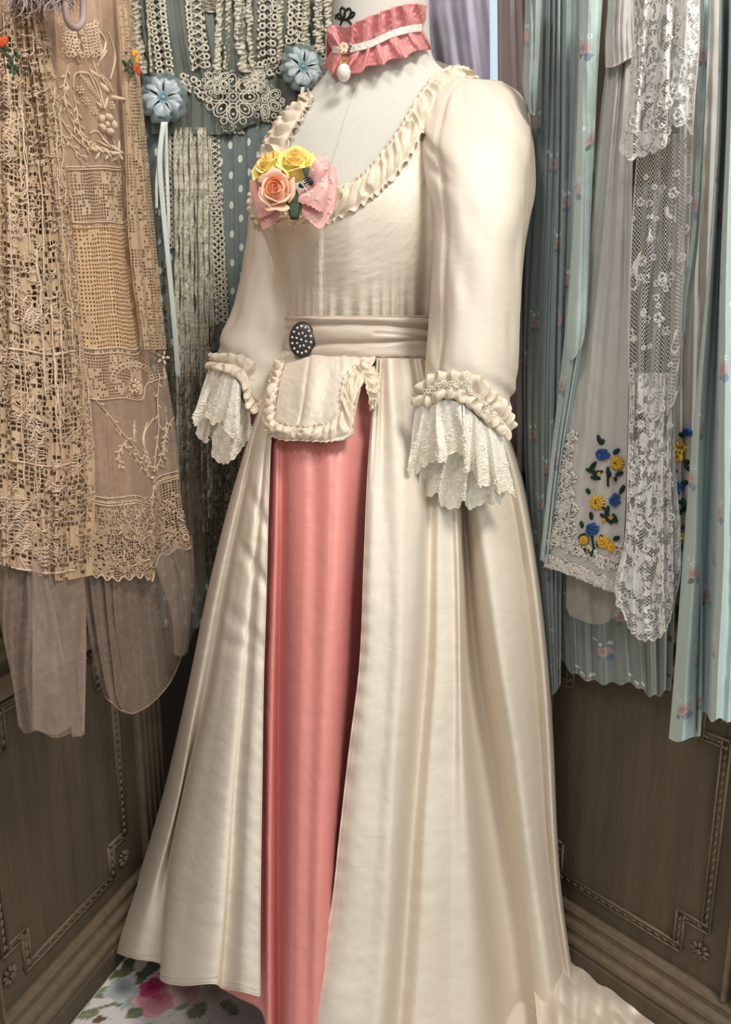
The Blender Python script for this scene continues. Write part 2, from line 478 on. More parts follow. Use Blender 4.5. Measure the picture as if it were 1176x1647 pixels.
M['black'] = thread('black_thread', (.01, .01, .012))
M['linen_grey'] = cloth('grey_linen_gauze', srgb(200, 197, 189), srgb(190, 187, 179), 4, .9, 420, .10)
M['blouse_grey'] = cloth('pale_grey_voile', srgb(208, 205, 198), srgb(196, 193, 186), 4, .9, 420, .2)
M['slip_grey'] = sheer('grey_organza_slip', srgb(168, 163, 150), .72)
M['coral_emb'] = thread('white_wool_embroidery', srgb(232, 226, 216), srgb(216, 209, 199))
M['wool_blue'] = thread('blue_wool', srgb(52, 92, 160), srgb(38, 72, 134))
M['wool_yellow'] = thread('yellow_wool', srgb(232, 186, 60), srgb(214, 162, 42))
M['wool_green'] = thread('dark_green_wool', srgb(30, 56, 44), srgb(20, 40, 34))
M['shaded_floral'] = floral_chiffon('shaded_floral_chiffon', srgb(158, 171, 166), srgb(142, 155, 151))  # darker copy of the pale blue chiffon, shade put into the colour
M['blue_floral'] = floral_chiffon('pale_blue_floral_chiffon', srgb(194, 211, 206), srgb(182, 200, 195))
M['grey_floral'] = floral_chiffon('grey_floral_chiffon', srgb(152, 158, 152), srgb(136, 142, 137))
M['lilac'] = cloth('lilac_voile', srgb(184, 178, 192), srgb(172, 167, 183), 3, .8, 300, .15)
M['mauve'] = cloth('mauve_linen', srgb(164, 148, 147), srgb(150, 135, 134), 3, .9, 300, .2)
M['orange'] = petal('orange_petal', srgb(214, 92, 34), srgb(186, 58, 26))
M['amber'] = petal('amber_petal', srgb(238, 176, 62), srgb(226, 150, 44))
M['feather'] = thread('rose_grey_feather', srgb(188, 166, 158), srgb(164, 142, 136))
def wood():
    m = MT('washed_carved_wood', srgb(98, 84, 68), .62, spec=.25)
    ob = m.tc('Object'); mp = m.node('ShaderNodeMapping'); mp.inputs['Scale'].default_value = (55, 55, 2.2); m.link(ob, mp.inputs[0])
    g = m.noise(mp.outputs[0], 1.0, 4, .6); b = m.noise(ob, 5, 3)
    m.color(m.mix(g*0.8+b*0.5-0.15, srgb(66, 55, 43), srgb(106, 93, 76))); m.bump(g, .25, .002)
    return m.m
M['wood'] = wood()
m = MT('washed_carved_moulding', srgb(112, 97, 78), .55, spec=.3); g = m.noise(m.tc('Object'), 70, 4, .6)
m.color(m.mix(g, srgb(82, 69, 54), srgb(124, 108, 88))); m.bump(g, .3, .001); M['mould'] = m.m
m = MT('shade_toned_plaster', srgb(58, 50, 42), .9); M['shade_wall'] = m.m  # shade of the corner gap put into the wall colour
m = MT('rose_print_canvas', (.8, .8, .8), .8); at = m.node('ShaderNodeAttribute'); at.attribute_name = 'print'
m.color(at.outputs[0]); m.bump(m.noise(m.tc('Object'), 380, 4, .7), .6, .002); M['canvas'] = m.m
m = MT('painted_floor', srgb(176, 170, 160), .8); g = m.noise(m.tc('Object'), 20, 4, .6)
m.color(m.mix(g, srgb(160, 154, 144), srgb(192, 186, 176))); M['floor'] = m.m
m = MT('bright_daylight', (.1, .1, .1), 1); m.b.inputs['Emission Color'].default_value = (.66, .84, .93, 1); m.b.inputs['Emission Strength'].default_value = .8; M['day'] = m.m
M['dark_thread'] = thread('dark_lace_thread', srgb(150, 136, 110), srgb(122, 108, 86))

def flush(mb, name, mat, par):
    if mb.n: mb.build(name, mat, par)
    mb.V = []; mb.F = []; mb.UV = []; mb.n = 0
def keep_in(P, off=.045):
    P = P.copy()
    for wl in (WL, WR):
        p, d, n = wl; k = (P[..., 0]-p[0])*n[0]+(P[..., 1]-p[1])*n[1]-off; k = np.minimum(k, 0)
        P[..., 0] -= k*n[0]; P[..., 1] -= k*n[1]
    return P

# ================================================================== THE SETTING
def slab(wl, s0, s1, z0, z1, o0, o1):
    P = [wall_pt(wl, s, z, o) for s in (s0, s1) for z in (z0, z1) for o in (o0, o1)]
    return P, [(0, 1, 3, 2), (4, 6, 7, 5), (0, 4, 5, 1), (2, 3, 7, 6), (0, 2, 6, 4), (1, 5, 7, 3)]
def profile_run(wl, s0, s1, prof):
    "moulding: profile of (offset, z) points run along the wall"
    mb = MB(); P = [[wall_pt(wl, s, z, o) for (o, z) in prof] for s in (s0, s1)]
    n = len(prof); F = [(k, k+1, n+k+1, n+k) for k in range(n-1)]
    F += [tuple(range(n)), tuple(range(2*n-1, n-1, -1))]
    mb.add(np.array(P), F); return mb
def v_profile(wl, z0, z1, prof):
    mb = MB(); P = [[wall_pt(wl, s, z, o) for (s, o) in prof] for z in (z0, z1)]
    n = len(prof); F = [(k, k+1, n+k+1, n+k) for k in range(n-1)]+[tuple(range(n)), tuple(range(2*n-1, n-1, -1))]
    mb.add(np.array(P), F); return mb
nL = Vector((*WL[2], 0)); nR = Vector((*WR[2], 0))
def rope(mb, wl, path, w=.010):
    "carved leaf rope between two thin fillets, along (s, z) corners"
    nv = Vector((*wl[2], 0))
    for (a, b) in zip(path[:-1], path[1:]):
        A = Vector(wall_pt(wl, a[0], a[1], .003)); B = Vector(wall_pt(wl, b[0], b[1], .003))
        d = (B-A); L = d.length; d.normalize(); q = d.cross(nv)
        for s in (-1, 1):
            mb.box((A+B)/2+q*s*w*.62, d*(L/2+w*.4), q*w*.12, nv*.0035)
        mb.box((A+B)/2-nv*.001, d*(L/2+w*.3), q*w*.5, nv*.002)
        n = max(1, int(L/.0135))
        for i in range(n):
            c = A+d*(L*(i+.5)/n)
            mb.leaf(c-d*.0062-q*w*.26, c+d*.0062+q*w*.26, .0055, nv, .8)
def rosette(wl, s, z, R, parent):
    nv = Vector((*wl[2], 0)); c = Vector(wall_pt(wl, s, z, .004)); mb = MB()
    up = Vector((0, 0, 1)); q = up.cross(nv)
    for k in range(9):
        a = 2*PI*k/9; d = up*math.cos(a)+q*math.sin(a)
        mb.leaf(c+d*R*.25, c+d*R, R*.42, nv, .4); mb.leaf(c+d*R*.3+nv*.003, c+d*R*.8+nv*.002, R*.10, nv, .5)
    mb.blob(c+nv*.003, R*.2, R*.2, .004, n=nv)
    for k in range(5):
        a = 2*PI*k/5; mb.blob(c+(up*math.cos(a)+q*math.sin(a))*R*.22+nv*.003, R*.1, R*.1, .004, n=nv)
    mb.build('carved_rosette', M['mould'], parent)

def wainscot(wl, wall, s0, s1, panels, stiles):
    # plinth, base moulding and rail moulding along the whole wall
    v = profile_run(wl, s0, s1, [(-.01, .0), (.030, .0), (.030, .036), (.024, .041), (-.01, .041)]); v.build('plinth', M['wood'], wall, smooth=False)
    profile_run(wl, s0, s1, [(-.01, .041), (.026, .041), (.029, .046), (.028, .053), (.022, .058), (.020, .064), (.023, .070), (.021, .077), (.013, .082), (.012, .090), (.014, .095), (.010, .101), (.004, .104), (-.01, .104)]).build('base_moulding', M['mould'], wall, smooth=False)
    for i, z in enumerate((.585, .640, .700, .745)):
        profile_run(wl, s0, s1, [(-.01, z), (.012, z), (.020, z+.006), (.018, z+.014), (.010, z+.022), (.008, z+.032), (-.01, z+.034)]).build('rail_moulding', M['mould'], wall, smooth=False)
    mb = MB()
    a = profile_run(wl, s0, s1, [(-.01, .78), (.040, .78), (.044, .788), (.040, .796), (-.01, .80)]); a.build('dado_shelf', M['mould'], wall, smooth=False)
    for (p0, p1) in panels:
        # field panel, slightly recessed in look by its proud fillets
        f = MB(); V, F = slab(wl, p0+.004, p1-.004, .148, .56, -.004, .0015); f.add(V, F); f.build('panel', M['wood'], wall, smooth=False)
        n = .040; zb, zt = .145, .570; r = MB()
        rope(r, wl, [(p0, zb+.058), (p0, zt-.058), (p0+n, zt-.058), (p0+n, zt), (p1-n, zt), (p1-n, zt-.058), (p1, zt-.058), (p1, zb+.058), (p1-n, zb+.058), (p1-n, zb), (p0+n, zb), (p0+n, zb+.058), (p0, zb+.058)])
        r.build('rope_moulding', M['mould'], wall)
        for s in (p0+.006, p1-.006):
            for z in (zb+.014, zt-.014): rosette(wl, s, z, .0165, wall)
    for (a0, a1) in stiles:
        w = a1-a0
        prof = [(a0, -.01)]
        k = 5
        for i in range(k):
            b = a0+w*i/k; q = w/k
            prof += [(b+q*.1, .006), (b+q*.3, .012), (b+q*.6, .012), (b+q*.8, .006), (b+q*.95, .001)]
        prof += [(a1, -.01)]
        v_profile(wl, .104, .585, prof).build('reeded_stile', M['mould'], wall, smooth=False)

V, F = slab(WL, -1.3, .190, 0, 2.6, -.05, 0)
wall_l = mk('wall_left', V, F, M['wood'], smooth=False); tag(wall_l, 'grey-brown carved wood panelling on the left', 'wall', kind='structure')
wainscot(WL, wall_l, -1.3, .190, [(-.235+.0, .055), (-.64, -.31)], [(.108, .186), (-.30, -.25)])
V, F = slab(WR, -1.1, 1.15, 0, 2.6, -.05, 0)
wall_r = mk('wall_right', V, F, M['wood'], smooth=False); tag(wall_r, 'grey-brown carved wood panelling on the right', 'wall', kind='structure')
wainscot(WR, wall_r, -1.1, 1.1, [(-.232, .072), (-.66, -.35), (.17, .47), (.56, .86)], [(-.335, -.262), (.09, .15)])
V = [(x, y, z) for x in (-1.1, .0) for y in (1.66, 1.74) for z in (0, 2.6)]
tag(mk('wall_back', V, [(0, 1, 3, 2), (4, 6, 7, 5), (0, 4, 5, 1), (2, 3, 7, 6), (0, 2, 6, 4), (1, 5, 7, 3)], M['shade_wall'], smooth=False), 'corner wall behind the garments, coloured dark as shade', 'wall', kind='structure')
V = [(x, y, z) for x in (-2.2, 2.2) for y in (-1.5, 2.3) for z in (-.06, 0)]
tag(mk('floor', V, [(0, 1, 3, 2), (4, 6, 7, 5), (0, 4, 5, 1), (2, 3, 7, 6), (0, 2, 6, 4), (1, 5, 7, 3)], M['floor'], smooth=False), 'pale painted floor', 'floor', kind='structure')

# ---- floor cloth printed with roses (print painted as flat colour on a real sheet)
def rug():
    nx, ny = 330, 330
    X, Y = np.meshgrid(np.linspace(-.78, .62, nx), np.linspace(.62, 1.62, ny), indexing='ij')
    def clipw(wl, off):
        p, d, n = wl; return (X-p[0])*n[0]+(Y-p[1])*n[1]-off
    for wl in (WL, WR):
        p, d, n = wl; k = np.minimum(clipw(wl, .034), 0); X = X-k*n[0]; Y = Y-k*n[1]
    c = np.ones((nx, ny, 3))*np.array(srgb(224, 219, 211))
    g = vnoise(X*90, Y*90, 3)*.5+vnoise(X*220, Y*220, 4)*.5
    c *= (1+.09*g)[..., None]
    spk = (vnoise(X*160, Y*160, 8) > .82); c[spk] *= .55
    # shift to picture-free floor coordinates
    def at(px, py):
        q = W(px, py, floorY(py)); return q[0], q[1]
    def leafp(px, py, L, w, ang, col):
        x0, y0 = at(px, py); dx, dy = X-x0, Y-y0; a = math.radians(ang)
        u = dx*math.cos(a)+dy*math.sin(a); v = -dx*math.sin(a)+dy*math.cos(a)
        ww = w*np.sqrt(np.clip(1-(u/L)**2, 0, 1))*(1+.25*vnoise(X*300, Y*300, 5))
        m = (np.abs(v) < ww) & (np.abs(u) < L)
        s = (1+.30*vnoise(X*70, Y*70, 6)+.25*(np.abs(v) < .0012)-.2*np.sign(v)*.5)
        c[m] = (np.array(srgb(*col))*s[..., None])[m]
    def rose(px, py, R, c1, c2, c3, seed):
        x0, y0 = at(px, py); dx, dy = X-x0, Y-y0; r = np.hypot(dx, dy); a = np.arctan2(dy, dx)
        edge = R*(1+.12*np.cos(5*a+seed)+.10*vnoise(a*2+seed, r*0, seed))
        m = r < edge; t = np.clip(r/R, 0, 1)
        sw = .5+.5*np.sin(a*1.0+t*17+1.5*np.sin(a*3+seed))
        col = (np.array(srgb(*c1))*(1-t[..., None])+np.array(srgb(*c2))*t[..., None])
        col = col*(1-.45*sw[..., None]*(1-t[..., None]*.4))+np.array(srgb(*c3))*(.45*sw*t)[..., None]
        c[m] = col[m]
    G1 = (104, 112, 72); G2 = (124, 128, 98); G3 = (140, 146, 128)
    for q in [(222, 1578, .045, .004, 40, G2), (180, 1600, .06, .003, 15, G2), (150, 1625, .05, .003, 20, G2),
              (207, 1556, .019, .012, 100, G1), (187, 1570, .020, .011, 170, G1), (226, 1574, .020, .012, 60, G1), (170, 1597, .018, .011, 200, G2),
              (190, 1612, .012, .008, 120, G2), (222, 1628, .020, .013, 30, G2), (140, 1633, .020, .009, 10, G2), (118, 1602, .020, .010, 60, G1),
              (100, 1616, .014, .008, 40, G2), (246, 1556, .020, .014, 70, (96, 108, 92)), (292, 1612, .018, .013, 100, G3), (318, 1626, .018, .014, 60, G3),
              (370, 1622, .020, .010, 140, G3), (350, 1600, .016, .010, 20, G3), (160, 1642, .010, .007, 20, (110, 90, 70)), (1070, 1640, .02, .012, 10, (150, 120, 130)), (1085, 1646, .012, .01, 30, (90, 60, 70))]: leafp(*q)
    rose(195, 1592, .027, (140, 150, 150), (180, 186, 184), (210, 212, 208), 1)
    rose(212, 1612, .016, (150, 164, 162), (186, 192, 188), (214, 214, 206), 3)
    rose(258, 1604, .040, (196, 84, 112), (220, 158, 168), (228, 188, 188), 2)
    rose(244, 1590, .020, (150, 24, 70), (186, 60, 100), (210, 110, 140), 5)
    rose(305, 1592, .034, (204, 150, 150), (216, 176, 174), (226, 204, 198), 4)
    rose(345, 1596, .026, (206, 176, 172), (214, 196, 190), (226, 212, 204), 6)
    Z = .0025+.0012*vnoise(X*14, Y*14, 2)
    P = np.stack([X, Y, Z], -1)
    o = mk('floor_cloth', P, gfaces(nx, ny), M['canvas'], col=c.reshape(-1, 3))
    tag(o, 'white floor cloth printed with pink and blue roses and green leaves, under the gown', 'rug')
rug()

# ---- window behind the voile at the top
cpt = on_wall(WR, 770, 40, 0.0); sW = float((cpt[:2]-WR[0])@WR[1])
V, F = slab(WR, sW-.11, sW+.14, 1.20, 2.2, .002, .008)
wnd = mk('window_1', V, F, M['day'], smooth=False); tag(wnd, 'bright daylit window behind the lilac curtain', 'window', kind='structure')
fr = MB()
for (a, b, z0, z1) in ((sW-.14, sW-.11, 1.17, 2.23), (sW+.14, sW+.17, 1.17, 2.23), (sW-.14, sW+.17, 1.16, 1.20)):
    V, F = slab(WR, a, b, z0, z1, .0, .02); fr.add(V, F)
fr.build('window_frame', M['mould'], wnd, smooth=False)

# ================================================================== hanging garments
def hang(name, wl, guides, mat, parent, nu=60, nv=80, folds=0, amp=.012, seed=1, wr=.0015, taper=(1, 1), key=None, ret=False, sharp=1.0, rows=None, hemwave=0.0, **kw):
    "cloth hung in front of a wall: guides are lines down the cloth (x, y, distance from wall)"
    G, U = guide_grid(guides, nu, nv)
    v = np.linspace(0, 1, nv)[None, :]; u = U[:, None]
    off = G[..., 2].copy()
    if folds:
        ph = folds*u+.55*vnoise(u*folds*.45+seed*7.3, v*1.3, seed)
        a = amp*(.65+.5*vnoise(u*folds*.6, v*1.7, seed+5))*(taper[0]+(taper[1]-taper[0])*v)
        w = np.sin(2*PI*ph); w = np.sign(w)*np.abs(w)**sharp
        off = off+a*w+.35*a*np.sin(2*PI*ph*2.3+seed)
    off = off+wr*vnoise(G[..., 0]*.05, G[..., 1]*.022, seed+9)+wr*.5*vnoise(G[..., 0]*.13, G[..., 1]*.06, seed+11)
    y = G[..., 1]
    if hemwave: y = y+hemwave*np.sin(2*PI*u*folds*1.0+seed)*v**6
    P = on_wall(wl, G[..., 0], y, np.maximum(off, .004))
    if ret: return P
    return grid_obj(name, P, mat, parent, key=key, rows=rows, **kw)
def edge_tube(name, P, mat, parent, r=.0012):
    mb = MB(); mb.tube([tuple(p) for p in P], r, 4); return mb.build(name, mat, parent)
M['lace_thread'] = thread('cream_lace_thread', srgb(250, 244, 226), srgb(242, 234, 212))

# ================================================================== dress form + gown
TOR = np.array([  # y, xl, xr, Yc, ry
 (-80, 541, 690, 1.285, .060), (0, 537, 690, 1.280, .060), (60, 535, 692, 1.275, .060), (95, 532, 698, 1.272, .062), (118, 524, 722, 1.27, .068), (140, 506, 752, 1.27, .076),
 (165, 484, 780, 1.268, .086), (200, 452, 790, 1.265, .096), (260, 426, 795, 1.262, .108), (330, 414, 790, 1.258, .116), (420, 438, 766, 1.262, .108), (480, 456, 742, 1.267, .100), (520, 466, 730, 1.27, .096), (580, 462, 735, 1.27, .100), (660, 440, 760, 1.27, .11)], float)
_RC = {}
def ringv(T, y):
    k = id(T)
    if k not in _RC:
        yy = np.linspace(T[0, 0], T[-1, 0], 900); _RC[k] = np.c_[yy, hermite(T[:, 0], T[:, 1:], yy)]
    D = _RC[k]; return [np.interp(y, D[:, 0], D[:, j]) for j in range(1, D.shape[1])]
def DB(x, y, e=0.0):
    xl, xr, Yc, ry = ringv(TOR, y); xc = (xl+xr)/2; h = (xr-xl)/2+e*1000
    t = np.clip((np.asarray(x, float)-xc)/h, -1, 1)
    return Yc-(ry+e)*np.sqrt(1-t*t)
def body(T, n=48, e=0.0, back=1.0):
    "closed tube from rows of (y, xl, xr, Yc, ry) or (xl,yl,xr,yr,Yc,ry)"
    T = np.asarray(T, float)
    if T.shape[1] == 5: T = np.c_[T[:, 1], T[:, 0], T[:, 2], T[:, 0], T[:, 3], T[:, 4]]
    a = np.linspace(0, 2*PI, n, endpoint=False)[:, None]
    mx = (T[:, 0]+T[:, 2])/2; hx = (T[:, 2]-T[:, 0])/2+e*1000; my = (T[:, 1]+T[:, 3])/2; hy = (T[:, 3]-T[:, 1])/2
    px = mx+hx*np.cos(a); py = my+hy*np.cos(a); Y = T[:, 4]-(T[:, 5]+e)*np.sin(a)
    return W(px, py, Y)
def smooth_rows(T, n):
    T = np.asarray(T, float); return hermite(np.arange(len(T)), T, np.linspace(0, len(T)-1, n))

form = empty('dress_form', (0.0, 1.27, 0.0)); tag(form, 'pale linen dress form wearing the cream gown', 'mannequin')
P = body(smooth_rows(TOR, 70), 64); grid_obj('torso', P, M['linen'], form, closed=True, key='torso')
# seam down the chest, and stand below
mb = MB(); pts = [hit('torso', x, y, .0006)[0] for x, y in resample([(585, 112), (566, 160), (548, 215), (530, 280), (520, 340)], 24)]
mb.tube(pts, .0009, 4); mb.build('chest_seam', M['linen'], form)
mb = MB(); mb.tube([(0.01, 1.27, .01), (0.01, 1.27, 1.05)], .018, 12); mb.build('stand_pole', M['dark_metal'], form)
mb = MB(); mb.tube([(0.01, 1.27, .005), (0.01, 1.27, .022)], .14, 28); mb.build('stand_base', M['dark_metal'], form)
mb = MB()
for pl in ([(540, 30), (545, 22), (549, 26), (553, 33), (556, 24), (555, 15), (550, 12), (548, 20), (552, 31)], [(553, 30), (558, 16), (563, 14), (565, 20), (560, 30), (556, 33)], [(556, 33), (563, 27), (568, 20), (571, 22), (568, 27), (560, 30)],
           [(540, 25), (546, 30), (552, 32)], [(553, 31), (549, 38), (548, 47)], [(554, 31), (560, 33), (564, 37), (567, 43)]):
    pts = []
    for x, y in resample(pl, 14):
        h = hit('torso', x, y, .0008)
        if h: pts.append(h[0])
    mb.tube(pts, .0016, 5)
mb.build('embroidered_bow_mark', M['black'], form)

gown = empty('gown', (0.0, 1.25, 0.0)); tag(gown, 'cream taffeta open robe gown with ruched neckline and lace cuffs on the dress form', 'dress')

def surf(guides, base, nu, nv, fold=None, dsc=1.0):
    G, U = guide_grid(guides, nu, nv)
    v = np.linspace(0, 1, nv)[None, :]; u = U[:, None]
    Y = base(G[..., 0], G[..., 1])-G[..., 2]
    if fold is not None: Y = Y-fold(u, v, G[..., 0], G[..., 1])
    fy = floorY(G[..., 1])-.003
    Y = np.where(Y > fy, fy, Y)
    return W(G[..., 0], G[..., 1], Y)
def wrinkle(u, v, seed, a=.0010, su=20, sv=30):
    return a*vnoise(u*su, v*sv, seed)+a*.6*vnoise(u*su*2.3+v*9, v*sv*2.1, seed+1)

# ---- bodice
def fb(u, v, x, y):
    g = np.exp(-((1-v)/.22)**2)*.0035*np.sin(x*.33+2*np.sin(x*.05))*(x > 528)
    g = g+np.exp(-((1-v)/.3)**2)*.0015*np.sin(x*.5)*(x <= 505)
    plk = -.0035/(1+np.exp((x-518)/.8))*(v > .0)+.0035
    fl = .004*np.sin((x-440)*.11)*(x < 515)*np.sin(PI*v)**.5*.4
    big = .0025*vnoise(x*.012+v*.8, v*2.2, 4)+.0012*np.sin((x-y*.55)*.045)*np.exp(-((x-600)/90)**2)
    arm = -.008*np.exp(-((x-686)/10)**2)
    return g+plk*-1+.0035+fl+big+arm+wrinkle(u, v, 31, .0003)
Bg = [[(404, 326, -.06), (418, 370, -.05), (437, 420, -.05), (446, 460, -.05), (458, 491, -.05), (468, 524, -.05)],
      [(404.6, 327, -.02), (419, 371, -.018), (437.7, 420, -.016), (446.6, 460, -.016), (458.7, 491, -.014), (468.6, 524, -.012)],
      [(408, 332, .006), (423, 374, .006), (441, 420, .006), (450, 460, .006), (461, 491, .006), (471, 524, .006)],
      [(428, 352, .012), (440, 400, .012), (455, 450, .012), (466, 490, .010), (478, 524, .008)],
      [(480, 360, .012), (484, 420, .012), (487, 470, .012), (492, 524, .010)],
      [(511, 358, .012), (514, 420, .013), (516, 470, .012), (517, 524, .010)],
      [(521, 356, .012), (522, 420, .013), (523, 470, .012), (523, 524, .010)],
      [(550, 344, .012), (549, 420, .014), (547, 524, .010)],
      [(600, 312, .012), (597, 420, .016), (592, 524, .010)],
      [(648, 264, .010), (640, 400, .016), (630, 524, .010)],
      [(680, 210, .008), (676, 300, .012), (670, 420, .012), (663, 524, .010)],
      [(714, 166, .008), (714, 300, .010), (705, 420, .010), (697, 524, .010)],
      [(770, 124, .006), (785, 200, .008), (790, 300, .010), (763, 420, .010), (728, 524, .010)],
      [(772, 122, -.10), (792, 200, -.12), (796, 300, -.14), (768, 420, -.13), (730, 524, -.12)],
      [(650, 120, -.17), (640, 200, -.21), (640, 300, -.235), (630, 420, -.23), (620, 524, -.205)],
      [(500, 150, -.14), (470, 200, -.17), (450, 300, -.19), (470, 420, -.18), (490, 524, -.16)],
      [(480, 180, -.02), (425, 230, -.03), (410, 300, -.03), (440, 420, -.03), (468, 524, -.03)]]
P = surf(Bg[:13], DB, 300, 110, fb)
grid_obj('bodice', P, M['cream'], gown, key='bodice', thick=.001)
P = keep_in(surf(Bg[12:], lambda x, y: DB(x, y), 60, 60), .06); grid_obj('bodice_back', P, M['cream'], gown)
# placket edge and dart seams
mb = MB()
for pl, r in (([(505, 372), (515, 400), (521, 440), (522, 480), (522, 514)], .0006),):
    pts = [hit('bodice', x, y, .0005) for x, y in resample(pl, 30)]; mb.tube([p[0] for p in pts if p], r, 4)
mb.build('placket_seam', M['cream_dark'], gown)

# ---- sleeves
def sleeve(name, T, seed, key, fold, n=90):
    T2 = smooth_rows(T, 110)
    P = body(T2, n)
    a = np.linspace(0, 2*PI, n, endpoint=False)[:, None]; v = np.linspace(0, 1, 110)[None, :]
    c = P.mean(0, keepdims=True); d = P-c; L = np.linalg.norm(d, axis=2, keepdims=True)
    f = fold(a, v)[..., None]
    P = P+d/np.maximum(L, 1e-4)*f
    return grid_obj(name, P, M['cream'], gown, closed=True, key=key, thick=.001)
def fR(a, v):
    s = .005*vnoise(a*1.6, v*5, 41)+.0022*vnoise(a*4+v*6, v*12, 42)
    s = s-.005*np.exp(-((a-5.3-1.2*(v-.3))/.10)**2)*0-.006*np.exp(-((v-.30-.10*(3.0-a))/.018)**2)*np.exp(-((a-2.6)/.5)**2)-.005*np.exp(-((v-.36-.07*(3.0-a))/.016)**2)*np.exp(-((a-2.5)/.4)**2)
    s = s+.003*np.sin(a*5+1)*np.exp(-(v/.12)**2)
    s = s+.004*np.sin(v*95+a*3)*np.exp(-((v-.93)/.06)**2)*(.5+.5*np.cos(a-.2))
    s = s-.004*np.exp(-((a-2.35)/.05)**2)
    s = s+.004*np.exp(-((a-.9)/.28)**2)*np.exp(-((v-.35)/.3)**2)
    return s
RS = [(742, 125, 800, 130, 1.205, .012), (718, 134, 828, 147, 1.20, .030), (698, 156, 842, 168, 1.19, .045), (682, 192, 850, 200, 1.18, .057), (677, 235, 858, 238, 1.165, .067),
      (684, 290, 857, 300, 1.15, .072), (694, 345, 850, 350, 1.14, .074), (695, 400, 842, 410, 1.13, .074), (692, 460, 836, 475, 1.12, .070), (690, 520, 832, 540, 1.11, .067),
      (687, 570, 828, 600, 1.10, .064), (684, 600, 822, 645, 1.095, .060), (684, 622, 815, 690, 1.09, .056)]
sleeve('sleeve', RS, 1, 'sleeve_r', fR)
LS = [(440, 205, 470, 215, 1.29, .02), (418, 250, 462, 262, 1.295, .04), (404, 310, 455, 322, 1.30, .05), (401, 345, 452, 358, 1.30, .055), (396, 400, 455, 408, 1.30, .055), (386, 450, 465, 458, 1.30, .055), (372, 500, 476, 508, 1.295, .055),
      (360, 535, 480, 545, 1.29, .055), (353, 560, 474, 590, 1.285, .055), (352, 578, 460, 630, 1.28, .052), (352, 590, 432, 662, 1.275, .045)]
def fL(a, v): return -.005*np.exp(-((v-.62-.06*(a-4))/.02)**2)*np.exp(-((a-4.2)/.7)**2)-.004*np.exp(-((v-.72-.05*(a-4))/.016)**2)*np.exp(-((a-4.4)/.7)**2)+.003*vnoise(a*1.6, v*5, 51)+.0022*vnoise(a*3, v*12, 52)+.003*np.sin((v*30+a*2))*np.exp(-((v-.8)/.15)**2)
sleeve('sleeve', LS, 2, 'sleeve_l', fL)
for k, pl in (('sleeve_l', [(399, 385), (398, 430), (392, 480), (384, 540), (381, 576)]), ('sleeve_r', [(690, 330), (702, 365), (704, 420), (703, 500), (701, 600)])):
    mb = MB(); pts = [hit(k, x, y, .0002) for x, y in resample(pl, 30)]; mb.tube([p[0] for p in pts if p], .0005, 4)
    mb.build('sleeve_seam', M['cream_dark'], gown)

# ---- ruched trims
def ruche(name, inner, outer, parent, pleat=.017, A=.009, double=False, seed=1, mat='cream_dark', lift=.002, lean=.5, key=None, nw=25):
    "gathered strip between two world-space edges; pleats cross it and puff towards the room"
    I = np.asarray(inner, float); O = np.asarray(outer, float)
    mid = (I+O)/2; L = np.r_[0, np.cumsum(np.linalg.norm(np.diff(mid, axis=0), axis=1))]
    n = int(L[-1]/pleat*14)+8
    s = np.linspace(0, L[-1], n)
    I = hermite(L, I, s); O = hermite(L, O, s)
    T = np.gradient((I+O)/2, axis=0); Wd = O-I; wid = np.linalg.norm(Wd, axis=1, keepdims=True)
    N = np.cross(T, Wd); N /= np.linalg.norm(N, axis=1, keepdims=True)+1e-9
    cdir = np.array([0, 0, CAM_H])-(I+O)/2
    N *= np.sign((N*cdir).sum(1, keepdims=True))
    T /= np.linalg.norm(T, axis=1, keepdims=True)
    w = np.linspace(-1, 1, nw)
    P = np.zeros((n, nw, 3)); z0 = 0*s
    for k, ww in enumerate(w):
        aw = abs(ww); sg = 1 if ww > 0 else -1
        ph = s/pleat+.55*vnoise(s/pleat*.9, z0+ww*1.3, seed)+lean*.35*ww*vnoise(s/pleat*.35, z0, seed+3)
        rid = np.abs(np.sin(PI*ph))**.8                      # 0 in the tucks, 1 on the puffs
        rid2 = np.abs(np.sin(PI*(ph*2.0+.5*ww+seed)))**.7    # small secondary creases
        fl = vnoise(s/pleat*1.3, z0+ww*2.0, seed+6)
        if double:
            lobe = np.sin(PI*min(aw, 1))**.55*.75+.35*aw
            h = lift+A*(.10+lobe*(.25+.75*rid)+.20*aw*rid2+.25*aw*fl)
            lat = sg*(aw*(1+.16*(rid-.5)*aw+.10*fl*aw))
        elif aw < .76:
            t = aw/.76
            h = lift+A*((1-t**2.4)**.5)*(.18+.82*rid*(.75+.35*fl)+.16*rid2*(1-rid))
            lat = ww+z0
        else:
            t = (aw-.76)/.24
            h = lift+A*(.04+.42*t*(.5+.5*np.sin(2*PI*ph*1.5+seed+sg)))
            lat = ww*(1+.10*t*np.sin(2*PI*ph*1.5+1.3*sg))
        sh = pleat*(.12*np.sin(2*PI*ph)*(1-aw*.3)+.14*ww*fl)
        P[:, k] = (I+O)/2+Wd/2*lat[:, None]+N*h[:, None]+T*sh[:, None]
    return grid_obj(name, P, M[mat], parent, key=key, thick=.0006)
def onb(pl, n, base, dy=.004):
    q = resample(pl, n); return W(q[:, 0], q[:, 1], base(q[:, 0], q[:, 1])-dy)
nin = [(509, 158), (482, 205), (462, 245), (450, 290), (455, 325), (475, 345), (505, 342), (540, 308), (580, 285), (622, 237), (652, 192), (675, 152), (702, 122), (738, 106)]
nout = [(499, 152), (452, 192), (430, 228), (409, 290), (405, 345), (440, 372), (500, 372), (550, 352), (602, 320), (648, 272), (682, 215), (712, 170), (744, 142), (768, 126)]
